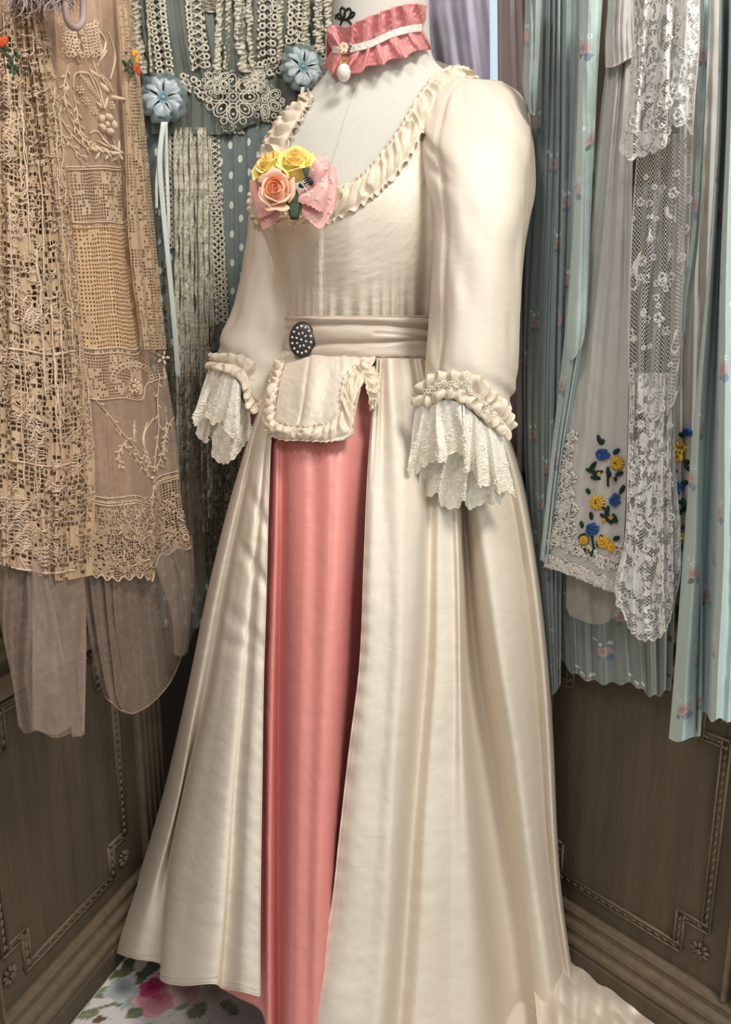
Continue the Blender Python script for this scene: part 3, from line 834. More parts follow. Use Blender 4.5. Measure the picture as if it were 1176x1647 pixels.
ruche('neckline_ruffle', onb(nin, 90, DB, .003), onb(nout, 90, DB, .010), gown, pleat=.0180, A=.014, seed=3)

def rr(x, y):  # near surface of the right cuff
    return 1.065-.030*np.sin(np.clip((np.asarray(x, float)-665)/160, 0, 1)*PI)
def rl(x, y):
    return 1.262-.034*np.sin(np.clip((np.asarray(x, float)-335)/95, 0, 1)*PI)
up = [(672, 622), (704, 601), (737, 595), (763, 603), (787, 630), (808, 650), (822, 680)]
lo = [(664, 652), (696, 655), (714, 643), (735, 645), (754, 658), (777, 680), (803, 702), (814, 712)]
ruche('sleeve_ruffle', onb(up, 60, rr, .0), onb(lo, 60, rr, .006), gown, pleat=.0155, A=.010, double=True, seed=12, lean=.8)
up = [(344, 568), (372, 570), (397, 576), (411, 594), (415, 610), (420, 632), (421, 650)]
lo = [(337, 594), (351, 597), (370, 601), (384, 618), (388, 638), (392, 655), (404, 668)]
ruche('sleeve_ruffle', onb(up, 60, rl, .0), onb(lo, 60, rl, .006), gown, pleat=.0165, A=.010, double=True, seed=15, lean=.8)
# narrow braid on the right cuff
mb = MB(); rng = random.Random(4)
for x, y in resample([(684, 632), (705, 622), (728, 618), (748, 622), (772, 645), (796, 668), (810, 686)], 90):
    q = W(x+rng.uniform(-3, 3), y+rng.uniform(-4, 4), rr(x, y)-.012-rng.uniform(0, .003)); mb.ring(q, (rng.uniform(-.4, .4), -1, rng.uniform(-.4, .4)), .0024, .0006, 8, 4)
mb.build('cuff_braid', M['lace_thread'], gown)

# ---- lace flounces at the elbows
def flounce(name, top, bot, base, parent, folds, amp, seed, scal=.004, pitch=.017, mat='lace', nv=46, nu=None, dy=0):
    nu = nu or int(folds*16)+80
    t = resample(top, nu); b = resample(bot, nu)
    v = np.linspace(0, 1, nv)[None, :]; u = np.linspace(0, 1, nu)[:, None]
    px = t[:, 0:1]*(1-v)+b[:, 0:1]*v; py = t[:, 1:2]*(1-v)+b[:, 1:2]*v
    ph = folds*u+.4*vnoise(u*folds*.7, v, seed)
    px = px+v*2.2*np.sin(2*PI*ph*1+1.0)*(folds > 0)
    Y = base(px, py)-dy-.004-amp*(.25+.75*v)*(.8*np.sin(2*PI*ph)+.35*np.sin(2*PI*ph*2.1+seed))
    P = W(px, py, Y)
    L = np.r_[0, np.cumsum(np.linalg.norm(np.diff(P[:, -1], axis=0), axis=1))]
    sc = scal*(np.abs(np.sin(PI*L/pitch))-.5)
    P[:, :, 2] -= (sc[:, None]*np.clip((v-.8)/.2, 0, 1))
    o = grid_obj(name, P, M[mat], parent)
    e = MB(); e.tube([tuple(p) for p in P[:, -1]], .0010, 4)
    # worked flowers standing proud of the net near the hem
    rng = random.Random(seed); ee = e
    for k in range(int(nu*.8)):
        i = rng.randrange(1, nu-2); j = int(nv*(1-abs(rng.gauss(0, .28)))); j = max(4, min(nv-2, j))
        c = Vector(P[i, j]); n = Vector(np.cross(P[i+1, j]-P[i, j], P[i, j+1]-P[i, j])); n = n.normalized() if n.length > 0 else Vector((0, -1, 0))
        if n.y > 0: n = -n
        R = rng.uniform(.0026, .0044); a = n.orthogonal().normalized(); b2 = n.cross(a); off = rng.random()*6
        for q in range(5):
            an = off+2*PI*q/5; d = a*math.cos(an)+b2*math.sin(an); ee.leaf(c+n*.0004+d*R*.3, c+n*.0004+d*R*1.25, R*.7, n, .25)
    tag(ee.build('lace_edging', M['lace_thread'], parent), kind='stuff')
    return o
# right elbow: under tier, then the two halves of the upper tier
flounce('lace_flounce', [(674, 655), (714, 645), (750, 660), (780, 690), (806, 703)], [(672, 772), (688, 798), (703, 792), (711, 811), (733, 817), (745, 802), (756, 817), (780, 807), (803, 811), (812, 797)], rr, gown, 3.6, .012, 21, dy=-.014)
flounce('lace_flounce', [(668, 652), (690, 654), (714, 643), (742, 648)], [(655, 757), (664, 768), (680, 750), (700, 740), (716, 742), (728, 727), (746, 730)], rr, gown, 2.2, .011, 22, dy=.006)
flounce('lace_flounce', [(744, 650), (760, 664), (782, 686), (808, 702)], [(744, 758), (760, 756), (770, 782), (792, 780), (799, 791), (815, 788), (829, 798)], rr, gown, 2.6, .011, 23, dy=.006)
# left elbow
flounce('lace_flounce', [(340, 596), (370, 602), (388, 640), (402, 664)], [(317, 698), (330, 712), (337, 700), (345, 735), (360, 745), (370, 740), (385, 728), (403, 692)], rl, gown, 3.2, .010, 25, dy=-.014)
flounce('lace_flounce', [(336, 594), (352, 598), (370, 602), (388, 622)], [(308, 672), (315, 686), (330, 670), (345, 682), (359, 676), (361, 692), (373, 702), (387, 692)], rl, gown, 2.6, .010, 26, dy=.006)

# ---- belt
M_b = [(508, 462, 735, 1.27, .112), (516, 463, 733, 1.27, .114), (545, 463, 733, 1.27, .115), (574, 461, 735, 1.27, .116), (578, 461, 736, 1.27, .112)]
def belt():
    root = empty('sash_belt', (0, 1.27, 1.0)); tag(root, 'taupe pleated satin sash belt around the gown waist', 'belt')
    n = 200; T = smooth_rows(M_b, 60); P = body(T, n)
    a = np.linspace(0, 2*PI, n, endpoint=False)[:, None]; v = np.linspace(0, 1, 60)[None, :]
    c = P.mean(0, keepdims=True); d = P-c; d[..., 2] = 0; L = np.linalg.norm(d, axis=2, keepdims=True); d = d/L
    x = np.cos(a)
    c1 = .36+.05*np.sin(a*2+1); c2 = .60+.07*np.sin(a*1.7+2.4)+.02*np.sin(a*5); c3 = .48+.05*np.sin(a*3.1)
    f = .0025*np.sin(PI*v)**.4-.0042*np.exp(-((v-c1)/.035)**2)-.0045*np.exp(-((v-c2)/.03)**2)-.0028*np.exp(-((v-c3)/.025)**2)*(np.sin(a*2) > 0)
    f = f+.0009*vnoise(a*5, v*14, 61)+.0012*np.sin(v*26+a*1.5)
    grid_obj('sash', P+d*(f[..., None]+.003), M['belt'], root, closed=True, key='belt', thick=.001)
    # oval beaded buckle
    h = hit('belt', 489, 547); c = h[0]; n = (Vector((0, 0, CAM_H))-c).normalized()*.55+Vector((-.35, -.75, .05)).normalized()*.45; n.normalize()
    upv = Vector((0, 0, 1)); upv = (upv-n*upv.dot(n)).normalized(); upv = (upv+n.cross(upv)*-.06).normalized(); q = n.cross(upv)
    sy, sx = .0262, .0196
    c = c+n*.006; mb = MB(); mb.blob(c+n*.006, sx, sy, .006, n=n, up=upv, seg=32, st=10)
    for k in range(40):
        t = 2*PI*k/40; mb.blob(c+n*.007+q*sx*.98*math.cos(t)+upv*sy*.98*math.sin(t), .0016, .0016, .002, n=n, seg=6, st=4)
    bk = mb.build('buckle', M['dark_metal'], root); tag(bk, 'oval gunmetal buckle set with pearly beads')
    def bead(px, py, r, ell=1.0, ang=0):
        m_ = MB(); pos = c+n*(.0122-.006*(px*px+py*py)*.8)+q*sx*px+upv*sy*py
        u2 = upv*math.cos(ang)+q*math.sin(ang); m_.blob(pos, r, r*ell, r, n=n, up=u2, seg=10, st=7); m_.build('bead', M['steel_pearl'], bk)
    for k in range(14):
        t = 2*PI*(k+.3)/14; bead(.74*math.cos(t), .74*math.sin(t), .0021)
    for k in range(8):
        t = 2*PI*k/8+.2; bead(.38*math.cos(t), .38*math.sin(t), .0015, 1.5, math.atan2(math.cos(t)*sx, math.sin(t)*sy))
    bead(0, 0, .0019)
belt()

# ---- peplum tab
SKIRT = np.array([(560, 452, 745, 1.27, .108), (600, 436, 775, 1.265, .125), (700, 402, 822, 1.255, .155), (800, 372, 848, 1.25, .180), (950, 335, 872, 1.24, .215), (1120, 300, 887, 1.23, .245), (1300, 258, 895, 1.22, .275), (1440, 215, 904, 1.215, .300), (1530, 183, 918, 1.21, .310), (1700, 150, 940, 1.20, .33), (1900, 130, 960, 1.19, .35)], float)
def DS(x, y):
    xl, xr, Yc, ry = ringv(SKIRT, y); xc = (xl+xr)/2; h = (xr-xl)/2
    t = np.clip((np.asarray(x, float)-xc)/h, -1, 1)
    return Yc-ry*np.sqrt(1-t*t)
def fpep(u, v, x, y):
    return .0025*np.sin(u*19)*np.sin(PI*np.clip(v, 0, 1))**.5+.003*np.exp(-((u-.36)/.02)**2)*-1+.0025*vnoise(u*5, v*4, 71)+wrinkle(u, v, 72, .0006)+.002*np.sin(x*.4)*np.exp(-(v/.2)**2)*(x > 540)
PG = [[(450, 562, -.012), (450, 577, .006), (436, 600, .016), (430, 640, .022), (431, 670, .024), (437, 700, .024)],
      [(468, 562, -.012), (468, 577, .008), (458, 600, .022), (454, 640, .028), (455, 675, .030), (458, 704, .030)],
      [(505, 562, -.012), (505, 577, .010), (502, 610, .026), (496, 650, .034), (486, 690, .036), (478, 708, .036)],
      [(540, 562, -.012), (540, 577, .010), (535, 620, .026), (528, 660, .034), (520, 708, .036)],
      [(572, 562, -.012), (572, 577, .010), (567, 610, .022), (558, 660, .030), (550, 709, .034)],
      [(604, 562, -.012), (604, 577, .010), (588, 602, .018), (577, 640, .022), (570, 675, .026), (566, 702, .028)]]
P = surf(PG, DS, 140, 70, fpep); grid_obj('peplum', P, M['cream'], gown, key='peplum', thick=.001)
def pin(pl, n=60, d=.003):
    q = resample(pl, n); Y = np.interp(q[:, 0], [430, 460, 500, 570, 605], [.024, .030, .034, .028, .020]); yy = np.clip((q[:, 1]-566)/70, .3, 1)
    return W(q[:, 0], q[:, 1], DS(q[:, 0], q[:, 1])-Y*yy-d)
ruche('peplum_ruffle', pin([(464, 582), (454, 615), (448, 650), (450, 676), (470, 684), (505, 686), (535, 676), (548, 655), (549, 630), (560, 602), (573, 590)]), pin([(447, 582), (438, 618), (431, 655), (430, 690), (447, 706), (490, 711), (540, 711), (566, 702), (570, 665), (577, 635), (588, 612)]), gown, pleat=.0165, A=.013, seed=31, lean=.9)
ruche('peplum_ruffle', pin([(574, 590), (586, 612), (590, 634), (595, 660)], 30, .005), pin([(590, 584), (606, 602), (610, 636), (603, 660)], 30, .005), gown, pleat=.0165, A=.013, seed=33, lean=.9)

# ---- petticoat
def fp(u, v, x, y): return wrinkle(u, v, 81, .00035, 14, 60)+.003*vnoise(u*4, v*4, 82)+.0007*np.sin(v*60+u*9)*(np.clip(v-.4, 0, 1))*vnoise(u*6, v*5, 84)
PP = [[(405, 590, -.06), (395, 850, -.06), (385, 1100, -.05), (372, 1400, -.03), (352, 1588, .0)],
      [(425, 590, -.02), (418, 850, -.02), (410, 1100, -.015), (400, 1400, .0), (386, 1606, .0)],
      [(438, 590, -.005), (434, 850, .0), (425, 1100, .004), (421, 1400, .004), (418, 1624, .004)],
      [(446, 590, .0), (444, 850, .012), (438, 1100, .014), (434, 1400, .014), (434, 1680, .014)],
      [(456, 590, .0), (455, 850, .0), (451, 1100, -.002), (450, 1400, -.004), (452, 1720, -.004)],
      [(466, 590, .002), (465, 850, .020), (461, 1100, .024), (459, 1400, .024), (459, 1740, .024)],
      [(484, 590, .004), (488, 850, .030), (482, 1100, .040), (476, 1400, .038), (474, 1760, .036)],
      [(504, 590, .000), (508, 850, .026), (503, 1100, .038), (496, 1400, .038), (492, 1760, .036)],
      [(526, 590, .004), (530, 850, .030), (524, 1100, .040), (514, 1400, .040), (508, 1760, .038)],
      [(550, 590, .002), (555, 850, .016), (548, 1100, .020), (535, 1400, .020), (528, 1770, .020)],
      [(578, 590, .002), (574, 850, -.012), (566, 1100, -.016), (552, 1400, -.014), (540, 1780, -.01)],
      [(596, 590, .002), (600, 850, -.045), (592, 1100, -.06), (575, 1400, -.06), (560, 1780, -.05)],
      [(616, 590, -.01), (630, 850, -.06), (625, 1100, -.07), (610, 1400, -.07), (600, 1790, -.06)]]
pet = empty('petticoat', (0, 1.2, 0)); tag(pet, 'rose pink taffeta petticoat showing in the front opening of the cream gown', 'skirt')
P = surf(PP, DS, 260, 240, fp); grid_obj('skirt', P, M['pink'], pet, key='pet', thick=.001)
pb = [[(616, 590, -.01), (630, 850, -.06), (625, 1100, -.07), (610, 1400, -.07), (600, 1790, -.06)], [(680, 580, -.05), (700, 900, -.14), (720, 1200, -.15), (740, 1560, -.15)], [(735, 570, -.12), (800, 900, -.22), (830, 1200, -.24), (850, 1500, -.24)], [(720, 560, -.15), (800, 900, -.36), (820, 1200, -.42), (840, 1400, -.44)],
      [(520, 560, -.19), (480, 900, -.40), (420, 1200, -.46), (380, 1400, -.48)], [(425, 590, -.05), (365, 850, -.08), (340, 1100, -.09), (300, 1400, -.10), (270, 1500, -.08)], [(405, 590, -.06), (395, 850, -.065), (385, 1100, -.055), (372, 1400, -.03), (352, 1588, .0)]]
P = keep_in(surf(pb, DS, 90, 60), .07); grid_obj('skirt_back', P, M['pink'], pet)

# ---- overskirt, left front
def fl_(u, v, x, y):
    w = wrinkle(u, v, 91, .0006, 10, 70)
    dr = .0065*vnoise(u*2.5+v*1.5, v*13, 92)*np.clip((u-.35)*3, 0, 1)*np.exp(-((v-.35)/.38)**2)
    diag = .006*np.exp(-(((v-.17-u*.10)/.016))**2)+.006*np.exp(-(((v-.24-u*.12)/.014))**2)+.005*np.exp(-(((v-.36-u*.10)/.016))**2)+.004*np.exp(-(((v-.43-u*.05)/.013))**2)
    gath = .004*np.sin(u*60)*np.exp(-(v/.08)**2)
    return w+dr-diag*np.clip((u-.3)*3, 0, 1)+gath
LG = [[(450, 560, -.12), (437, 620, -.16), (412, 700, -.18), (386, 800, -.2), (350, 950, -.2), (316, 1120, -.2), (276, 1300, -.2), (235, 1430, -.18), (205, 1490, -.18)],
      [(438, 570, -.01), (425, 620, -.005), (402, 700, 0), (372, 800, 0), (335, 950, 0), (300, 1120, 0), (258, 1300, 0), (214, 1440, 0), (190, 1500, 0), (183, 1528, 0)],
      [(440, 570, .0), (430, 620, .005), (408, 700, .01), (383, 800, .012), (348, 950, .016), (316, 1120, .02), (283, 1300, .022), (243, 1440, .022), (222, 1510, .02), (215, 1541, .02)],
      [(442, 570, .0), (433, 620, .0), (412, 700, -.003), (390, 800, -.006), (360, 950, -.010), (329, 1120, -.014), (292, 1270, -.016), (268, 1400, -.016), (260, 1500, -.016), (257, 1549, -.016)],
      [(444, 570, .002), (435, 620, .006), (416, 700, .010), (396, 800, .014), (367, 950, .022), (338, 1120, .030), (303, 1270, .034), (276, 1400, .036), (264, 1500, .036), (259, 1575, .036)],
      [(446, 570, .004), (438, 620, .010), (420, 700, .016), (405, 800, .022), (380, 950, .032), (357, 1120, .040), (333, 1270, .046), (312, 1400, .048), (300, 1500, .048), (290, 1584, .048)],
      [(450, 570, .004), (441, 620, .010), (427, 700, .016), (416, 800, .022), (400, 950, .030), (386, 1120, .036), (372, 1270, .040), (364, 1400, .040), (358, 1500, .038), (350, 1583, .036)],
      [(452, 570, .004), (443, 620, .009), (429, 700, .014), (419, 800, .018), (405, 950, .024), (392, 1120, .028), (379, 1270, .030), (371, 1400, .028), (364, 1500, .024), (357, 1588, .020)],
      [(456, 570, .004), (447, 620, .010), (433, 700, .018), (425, 800, .024), (416, 950, .032), (408, 1120, .036), (400, 1270, .038), (395, 1400, .038), (391, 1500, .036), (388, 1594, .034)],
      [(462, 570, .004), (450, 620, .010), (437, 700, .018), (432, 800, .022), (428, 950, .028), (423, 1120, .030), (421, 1270, .030), (419, 1400, .030), (418, 1500, .028), (418, 1602, .026)]]
P = keep_in(surf(LG, DS, 220, 260, fl_), .033)
ol = grid_obj('overskirt_front', P, M['cream'], gown, key='ol', thick=.001)
e = MB(); e.tube([tuple(p) for p in P[24:, -1]], .0012, 4); e.tube([tuple(p) for p in P[-1]], .0011, 4); e.tube([tuple(p+np.array([0, -.0012, .014])) for p in P[60:-1, -1]], .0005, 4)
e.build('rolled_hem', M['cream'], gown)

# ---- overskirt, right side
def fr_(u, v, x, y):
    w = wrinkle(u, v, 101, .0005, 16, 60)
    g = .0065*np.sin(u*70+2*np.sin(u*13))*np.exp(-(v/.10)**2)+.004*np.sin(u*38)*np.exp(-(v/.25)**2)
    edge = np.exp(-(u/.05)**2)*(.0018*np.sin(v*190+3*np.sin(v*17)))*np.clip((v-.15)*4, 0, 1)*np.clip((.8-v)*4, .25, 1)
    flow = .004*vnoise(u*6+v*3, v*7, 102)+.003*vnoise(u*3-v*6, v*9, 103)*(u < .3)
    return w+g+edge+flow
xs = [576, 760, 900, 1080, 1200, 1350, 1450, 1560, 1647, 1800]
def gd(X, D): return [(x, y, d) for x, y, d in zip(X, xs, D)]
tp = lambda d: [d*k for k in (.2, .6, .85, 1, 1, 1, 1, 1, 1, 1)]
RG = [gd([606, 592, 586, 578, 563, 546, 535, 514, 498, 468], tp(.030)),
      gd([610, 600, 596, 590, 578, 563, 555, 538, 524, 498], tp(.040)),
      gd([620, 622, 624, 622, 614, 604, 598, 588, 578, 560], tp(.046)),
      gd([640, 655, 652, 648, 640, 632, 628, 620, 612, 598], tp(.050)),
      gd([652, 676, 672, 665, 655, 645, 640, 632, 624, 612], tp(.034)),
      gd([660, 690, 688, 682, 672, 660, 653, 645, 638, 625], tp(-.004)),
      gd([675, 705, 705, 702, 694, 684, 680, 674, 668, 660], tp(.014)),
      gd([690, 722, 728, 730, 728, 724, 722, 720, 718, 715], tp(.016)),
      gd([700, 735, 741, 745, 752, 766, 775, 784, 790, 800], tp(.006)),
      gd([706, 739, 745, 751, 764, 782, 792, 802, 810, 825], tp(-.055)),
      gd([712, 743, 754, 770, 788, 808, 820, 832, 842, 860], tp(-.075)),
      gd([719, 748, 768, 792, 812, 832, 846, 860, 872, 890], tp(-.010)),
      gd([727, 757, 782, 808, 828, 848, 862, 878, 890, 908], tp(.024)),
      gd([738, 782, 808, 832, 848, 864, 876, 892, 904, 922], tp(.030)),
      gd([748, 810, 838, 860, 870, 880, 890, 906, 918, 936], tp(.022)),
      gd([758, 838, 864, 884, 891, 897, 905, 920, 934, 950], tp(.002)),
      gd([752, 842, 868, 886, 892, 897, 904, 918, 930, 945], [-.08, -.12, -.14, -.16, -.16, -.15, -.14, -.12, -.1, -.1])]
P = keep_in(surf(RG, DS, 380, 280, fr_), .033)
grid_obj('overskirt_side', P, M['cream'], gown, key='or', thick=.001)
e = MB(); e.tube([tuple(p) for p in P[0]], .0012, 4); e.tube([tuple(q) for q in P[7]+np.array([0, -.0008, 0])], .0004, 4); e.build('rolled_hem', M['cream'], gown)
bk = [[(q[0], q[1], -.10) for q in RG[-1]], [(740, 560, -.2), (830, 760, -.40), (850, 1000, -.46), (860, 1200, -.50), (868, 1400, -.52)], [(600, 560, -.22), (600, 760, -.42), (590, 1000, -.54), (580, 1200, -.58), (570, 1370, -.62)],
      [(470, 560, -.16), (430, 760, -.34), (390, 1000, -.42), (350, 1200, -.46), (300, 1390, -.48)], [(q[0], q[1], -.19) for q in LG[0]]]
P = keep_in(surf(bk, DS, 120, 70)); grid_obj('overskirt_back', P, M['cream'], gown)
# ---- train spreading along the right wall
TG = [[(840, 1470, .03), (860, 1600, .04), (870, 1720, .04)], [(890, 1490, .03), (905, 1600, .04), (915, 1720, .05)], [(914, 1526, .008), (935, 1610, .022), (945, 1720, .03)], [(945, 1550, .004), (965, 1620, .012), (970, 1720, .02)],
      [(985, 1578, .004), (995, 1640, .012), (1000, 1720, .02)], [(1030, 1612, .004), (1025, 1660, .010), (1020, 1720, .01)], [(1064, 1640, .003), (1052, 1675, .004), (1040, 1720, .004)]]
G, U = guide_grid(TG, 150, 80); u = U[:, None]; v = np.linspace(0, 1, 80)[None, :]
Z = G[..., 2]+.009*(1+np.sin(u*26+v*5+2*vnoise(u*4, v*3, 5)))*np.clip(v*3, 0.1, 1)*np.clip((1.02-u)*6, 0, 1)+.004*vnoise(u*12, v*8, 6)+.010*np.abs(vnoise(u*7+v*3, v*4-u*3, 9))*np.clip((1.02-u)*5, 0, 1)*np.clip(v*3, 0, 1)
d = (SN+((G[..., 1]-823.5)/FPX)*CS); q = CS-((G[..., 1]-823.5)/FPX)*SN; Yt = (CAM_H-np.maximum(Z, .004))*q/d
grid_obj('train', keep_in(W(G[..., 0], G[..., 1], Yt), .031), M['cream'], gown, thick=.001)

# ---- choker
def CK(x):
    t = np.clip((np.asarray(x, float)-607)/84, -1, 1); return 1.272-.070*np.sqrt(1-t*t)
ch = empty('choker', (0.0, 1.27, 1.40)); tag(ch, 'rose pink ruffled ribbon choker with pearl drop around the neck', 'choker')
def frill(band, edge, seed, folds):
    nu, nv = 300, 18; b = resample(band, nu); t = resample(edge, nu); v = np.linspace(0, 1, nv)[None, :]; u = np.linspace(0, 1, nu)[:, None]
    zig = 1.5*(2*np.abs(((np.arange(nu)*.27) % 1)-.5)-.5)*np.sign(t[:, 1]-b[:, 1])
    t = t.copy(); t[:, 1] += zig
    px = b[:, 0:1]*(1-v)+t[:, 0:1]*v; py = b[:, 1:2]*(1-v)+t[:, 1:2]*v
    ph = folds*u+.5*vnoise(u*folds*.6, v*.8, seed)
    w = np.sin(2*PI*ph)
    px = px+3.2*v*np.sin(2*PI*ph+.8)
    Y = CK(np.clip(px, 524, 690))-.004-(.006+.020*v*.5)-(.0025+.0085*v)*(np.sign(w)*np.abs(w)**.7)*(.7+.3*vnoise(u*20, v, seed))-.0012*vnoise(u*60, v*9, seed+1)
    grid_obj('ruffle', W(px, py, Y), M['pink_choker'], ch, thick=.0006)
bt = [(534, 80), (550, 81), (564, 79), (595, 71), (631, 55), (655, 48), (680, 45)]
frill(bt, [(522, 52), (531, 42), (557, 43), (583, 31), (614, 19), (643, 9), (662, 6), (690, 9)], 3, 6.5)
frill(bt, [(521, 106), (540, 122), (556, 119), (578, 117), (593, 107), (617, 104), (633, 95), (652, 93), (671, 82), (692, 80)], 7, 6)
nu = 120; q = resample([(535, 80), (550, 81), (564, 79), (595, 71), (631, 55), (655, 48), (679, 45)], nu); v = np.linspace(-1, 1, 7)[None, :]
px = q[:, 0:1]+0*v; py = q[:, 1:2]+v*6.2; P = W(px, py, CK(px)-.0145-.0006*vnoise(px*.2, py*.3, 3)); grid_obj('ribbon', P, M['white_ribbon'], ch, thick=.001)
# back half of choker
a = np.linspace(0, PI, 60)[:, None]; px = 607+83*np.cos(a)+0*v; P = W(px, 62-17*np.cos(a)+v*24, 1.272+.07*np.sin(a)+.004*np.sin(a*40)); grid_obj('ruffle', P, M['pink_choker'], ch, thick=.0006)
mb = MB(); pc = Vector(W(553, 117, 1.176)); mb.blob(pc, .0098, .0115, .0098, seg=24, st=16); mb.build('pearl_drop', M['pearl'], ch)
mb = MB()
for i, (x, y) in enumerate(((552, 98), (556, 94), (550, 101), (553, 103))): mb.ring(W(x, y, 1.178-.001*i), (.5*(-1)**i, -1, .2), .0028, .0006, 12, 5)
mb.blob(Vector(W(553, 104.5, 1.176)), .003, .002, .003); mb.build('gold_loop', M['gold'], ch)
mb = MB(); c = Vector(W(553, 77, 1.182))
for k in range(7):
    t = 2*PI*k/7; mb.blob(c+Vector((math.cos(t)*.004, -.001, math.sin(t)*.004)), .0034, .0030, .0028)
mb.build('flower', M['peach'], ch)
mb = MB(); 
for dx, dz in ((.010, -.002), (.012, .002), (.009, -.006)): mb.leaf(c+Vector((.003, 0, dz*.4)), c+Vector((dx, -.001, dz)), .004, Vector((0, -1, 0)))
mb.build('leaf', M['leaf'], ch); mb = MB(); mb.blob(Vector(W(556, 83, 1.175)), .0018, .0018, .0018); mb.blob(Vector(W(549, 84, 1.175)), .0013, .0013, .0013); mb.build('bead', M['pearl'], ch)

# ---- corsage: bow, roses, leaves
cs = empty('corsage', tuple(W(470, 300, 1.14))); tag(cs, 'corsage of yellow and peach roses with pink bow pinned at the neckline', 'corsage')
def rose(px, py, Y, R, axis, mo, mi, seed, n=15):
    c = Vector(W(px, py, Y)); ax = Vector(axis).normalized(); u0 = ax.orthogonal().normalized(); w0 = ax.cross(u0); rng = random.Random(seed)
    mb = MB(); mb.blob(c-ax*R*.35, R*.75, R*.75, R*.75, n=ax, seg=14, st=8)
    root = mb.build('rose', mo, cs)
    for k in range(n):
        f = k/(n-1); rad = R*(.10+.80*f**.9); hgt = R*(.95-.35*f); wid = (2.6-1.3*f) if k else 5.5
        ang = k*2.4+rng.uniform(-.3, .3); g = np.zeros((13, 9, 3)); curl = f*.42
        for i in range(13):
            s = (i/12-.5)*2
            for j in range(9):
                t = j/8; rr_ = rad*(.55+.5*t**.7)+curl*R*max(0, t-.72)**1.2*2.2*(1+.3*math.cos(s*5+k))
                topy = 1-.16*s*s*(1+f)
                z = -R*.35+hgt*t*topy*1.15-curl*R*max(0, t-.8)*1.3
                rr_ *= 1+.05*s*s
                a_ = ang+s*wid/2*(1-.10*(1-t))
                p = c+ax*z+(u0*math.cos(a_)+w0*math.sin(a_))*(rr_+R*.030*(s+1)*(1-f*.3))
                g[i, j] = p
        o = MB(); o.grid(g); o.build('petal', mi if f < .45 else mo, root, thick=R*.03, sub=1)
rose(437, 268, 1.118, .025, (-.45, -.55, .75), M['yellow'], M['yellow_core'], 1)
rose(474, 262, 1.108, .024, (.0, -.72, .62), M['yellow'], M['yellow_core'], 2)
rose(446, 307, 1.088, .0245, (-.12, -.95, .18), M['peach'], M['peach_core'], 3, 17)
def bowpart(guides, seed, zig=True, nu=30, nv=44, mat='pink_bow', dots=True):
    G, U = guide_grid(guides, nu, nv); v = np.linspace(0, 1, nv)[None, :]; u = U[:, None]
    if zig:
        z = (2*np.abs((np.arange(nu)*.25 % 1)-.5)-.5)*3.0; G[:, -1, 1] += z; G[:, -2, 1] += z*.5
    P = W(G[..., 0], G[..., 1], G[..., 2]-.0004*vnoise(u*8, v*6, seed)); o = MB(); o.grid(P); ob = o.build('bow_loop' if not zig else 'bow_tail', M[mat], cs, thick=.0008)
    if dots:
        st = MB(); rng = random.Random(seed)
        for k in range(7):
            i = rng.randrange(3, nu-3); j = rng.randrange(4, nv-3); c = Vector(P[i, j])+Vector((0, -.0014, 0))
            for q in range(3): st.leaf(c+Vector((q*.0018, 0, 0)), c+Vector((q*.0018+.0006, 0, .004*(1+q % 2*.5))), .0011, Vector((0, -1, 0)))
        st.build('stitch', M['white_fern'], ob)
# right loop and tails
bowpart([[(492, 300, 1.10), (500, 270, 1.082), (512, 252, 1.085), (520, 248, 1.10)], [(494, 306, 1.098), (508, 285, 1.078), (522, 268, 1.082), (530, 262, 1.10)], [(490, 316, 1.10), (505, 318, 1.085), (520, 300, 1.088), (530, 275, 1.104)]], 1, False)
bowpart([[(488, 302, 1.098), (482, 312, 1.088), (478, 325, 1.085)], [(500, 300, 1.088), (498, 318, 1.078), (500, 332, 1.076)], [(515, 285, 1.084), (518, 305, 1.075), (516, 341, 1.078)], [(527, 276, 1.09), (528, 300, 1.08), (524, 338, 1.084)]], 2)
bowpart([[(486, 318, 1.098), (484, 335, 1.09), (484, 345, 1.090)], [(505, 330, 1.092), (502, 345, 1.086), (500, 358, 1.084)], [(522, 300, 1.095), (522, 335, 1.090), (514, 369, 1.088)], [(538, 266, 1.10), (540, 310, 1.096), (536, 342, 1.092)]], 3)
bowpart([[(520, 252, 1.104), (528, 285, 1.1), (524, 330, 1.1)], [(530, 264, 1.106), (537, 300, 1.102), (532, 340, 1.102)], [(540, 270, 1.115), (543, 300, 1.112), (538, 340, 1.112)]], 4, False)
# left tails
bowpart([[(408, 280, 1.15), (402, 300, 1.135), (408, 322, 1.125), (416, 352, 1.118)], [(425, 290, 1.13), (420, 315, 1.115), (424, 336, 1.108), (436, 344, 1.106)], [(445, 300, 1.115), (440, 318, 1.10), (438, 328, 1.098), (444, 335, 1.10)]], 5)
bowpart([[(412, 310, 1.145), (414, 340, 1.13), (422, 371, 1.12)], [(428, 318, 1.13), (432, 342, 1.115), (438, 362, 1.11)], [(446, 320, 1.12), (448, 334, 1.108), (452, 345, 1.104)]], 6)
mb = MB()
for a, b, w in (((488, 285), (504, 296), .011), ((480, 300), (492, 296), .008)):
    mb.leaf(Vector(W(*a, 1.082)), Vector(W(*b, 1.078)), w, Vector((0, -1, .2)), .15)
mb.build('leaf', M['leaf_dark'], cs)
mb = MB(); mb.leaf(Vector(W(472, 300, 1.085)), Vector(W(474, 358, 1.085)), .021, Vector((.2, -1, .1)), .12); mb.build('leaf', M['leaf'], cs)
mb = MB(); mb.leaf(Vector(W(488, 268, 1.092)), Vector(W(504, 292, 1.090)), .013, Vector((.2, -1, .1)), .12); mb.build('leaf', M['leaf'], cs)
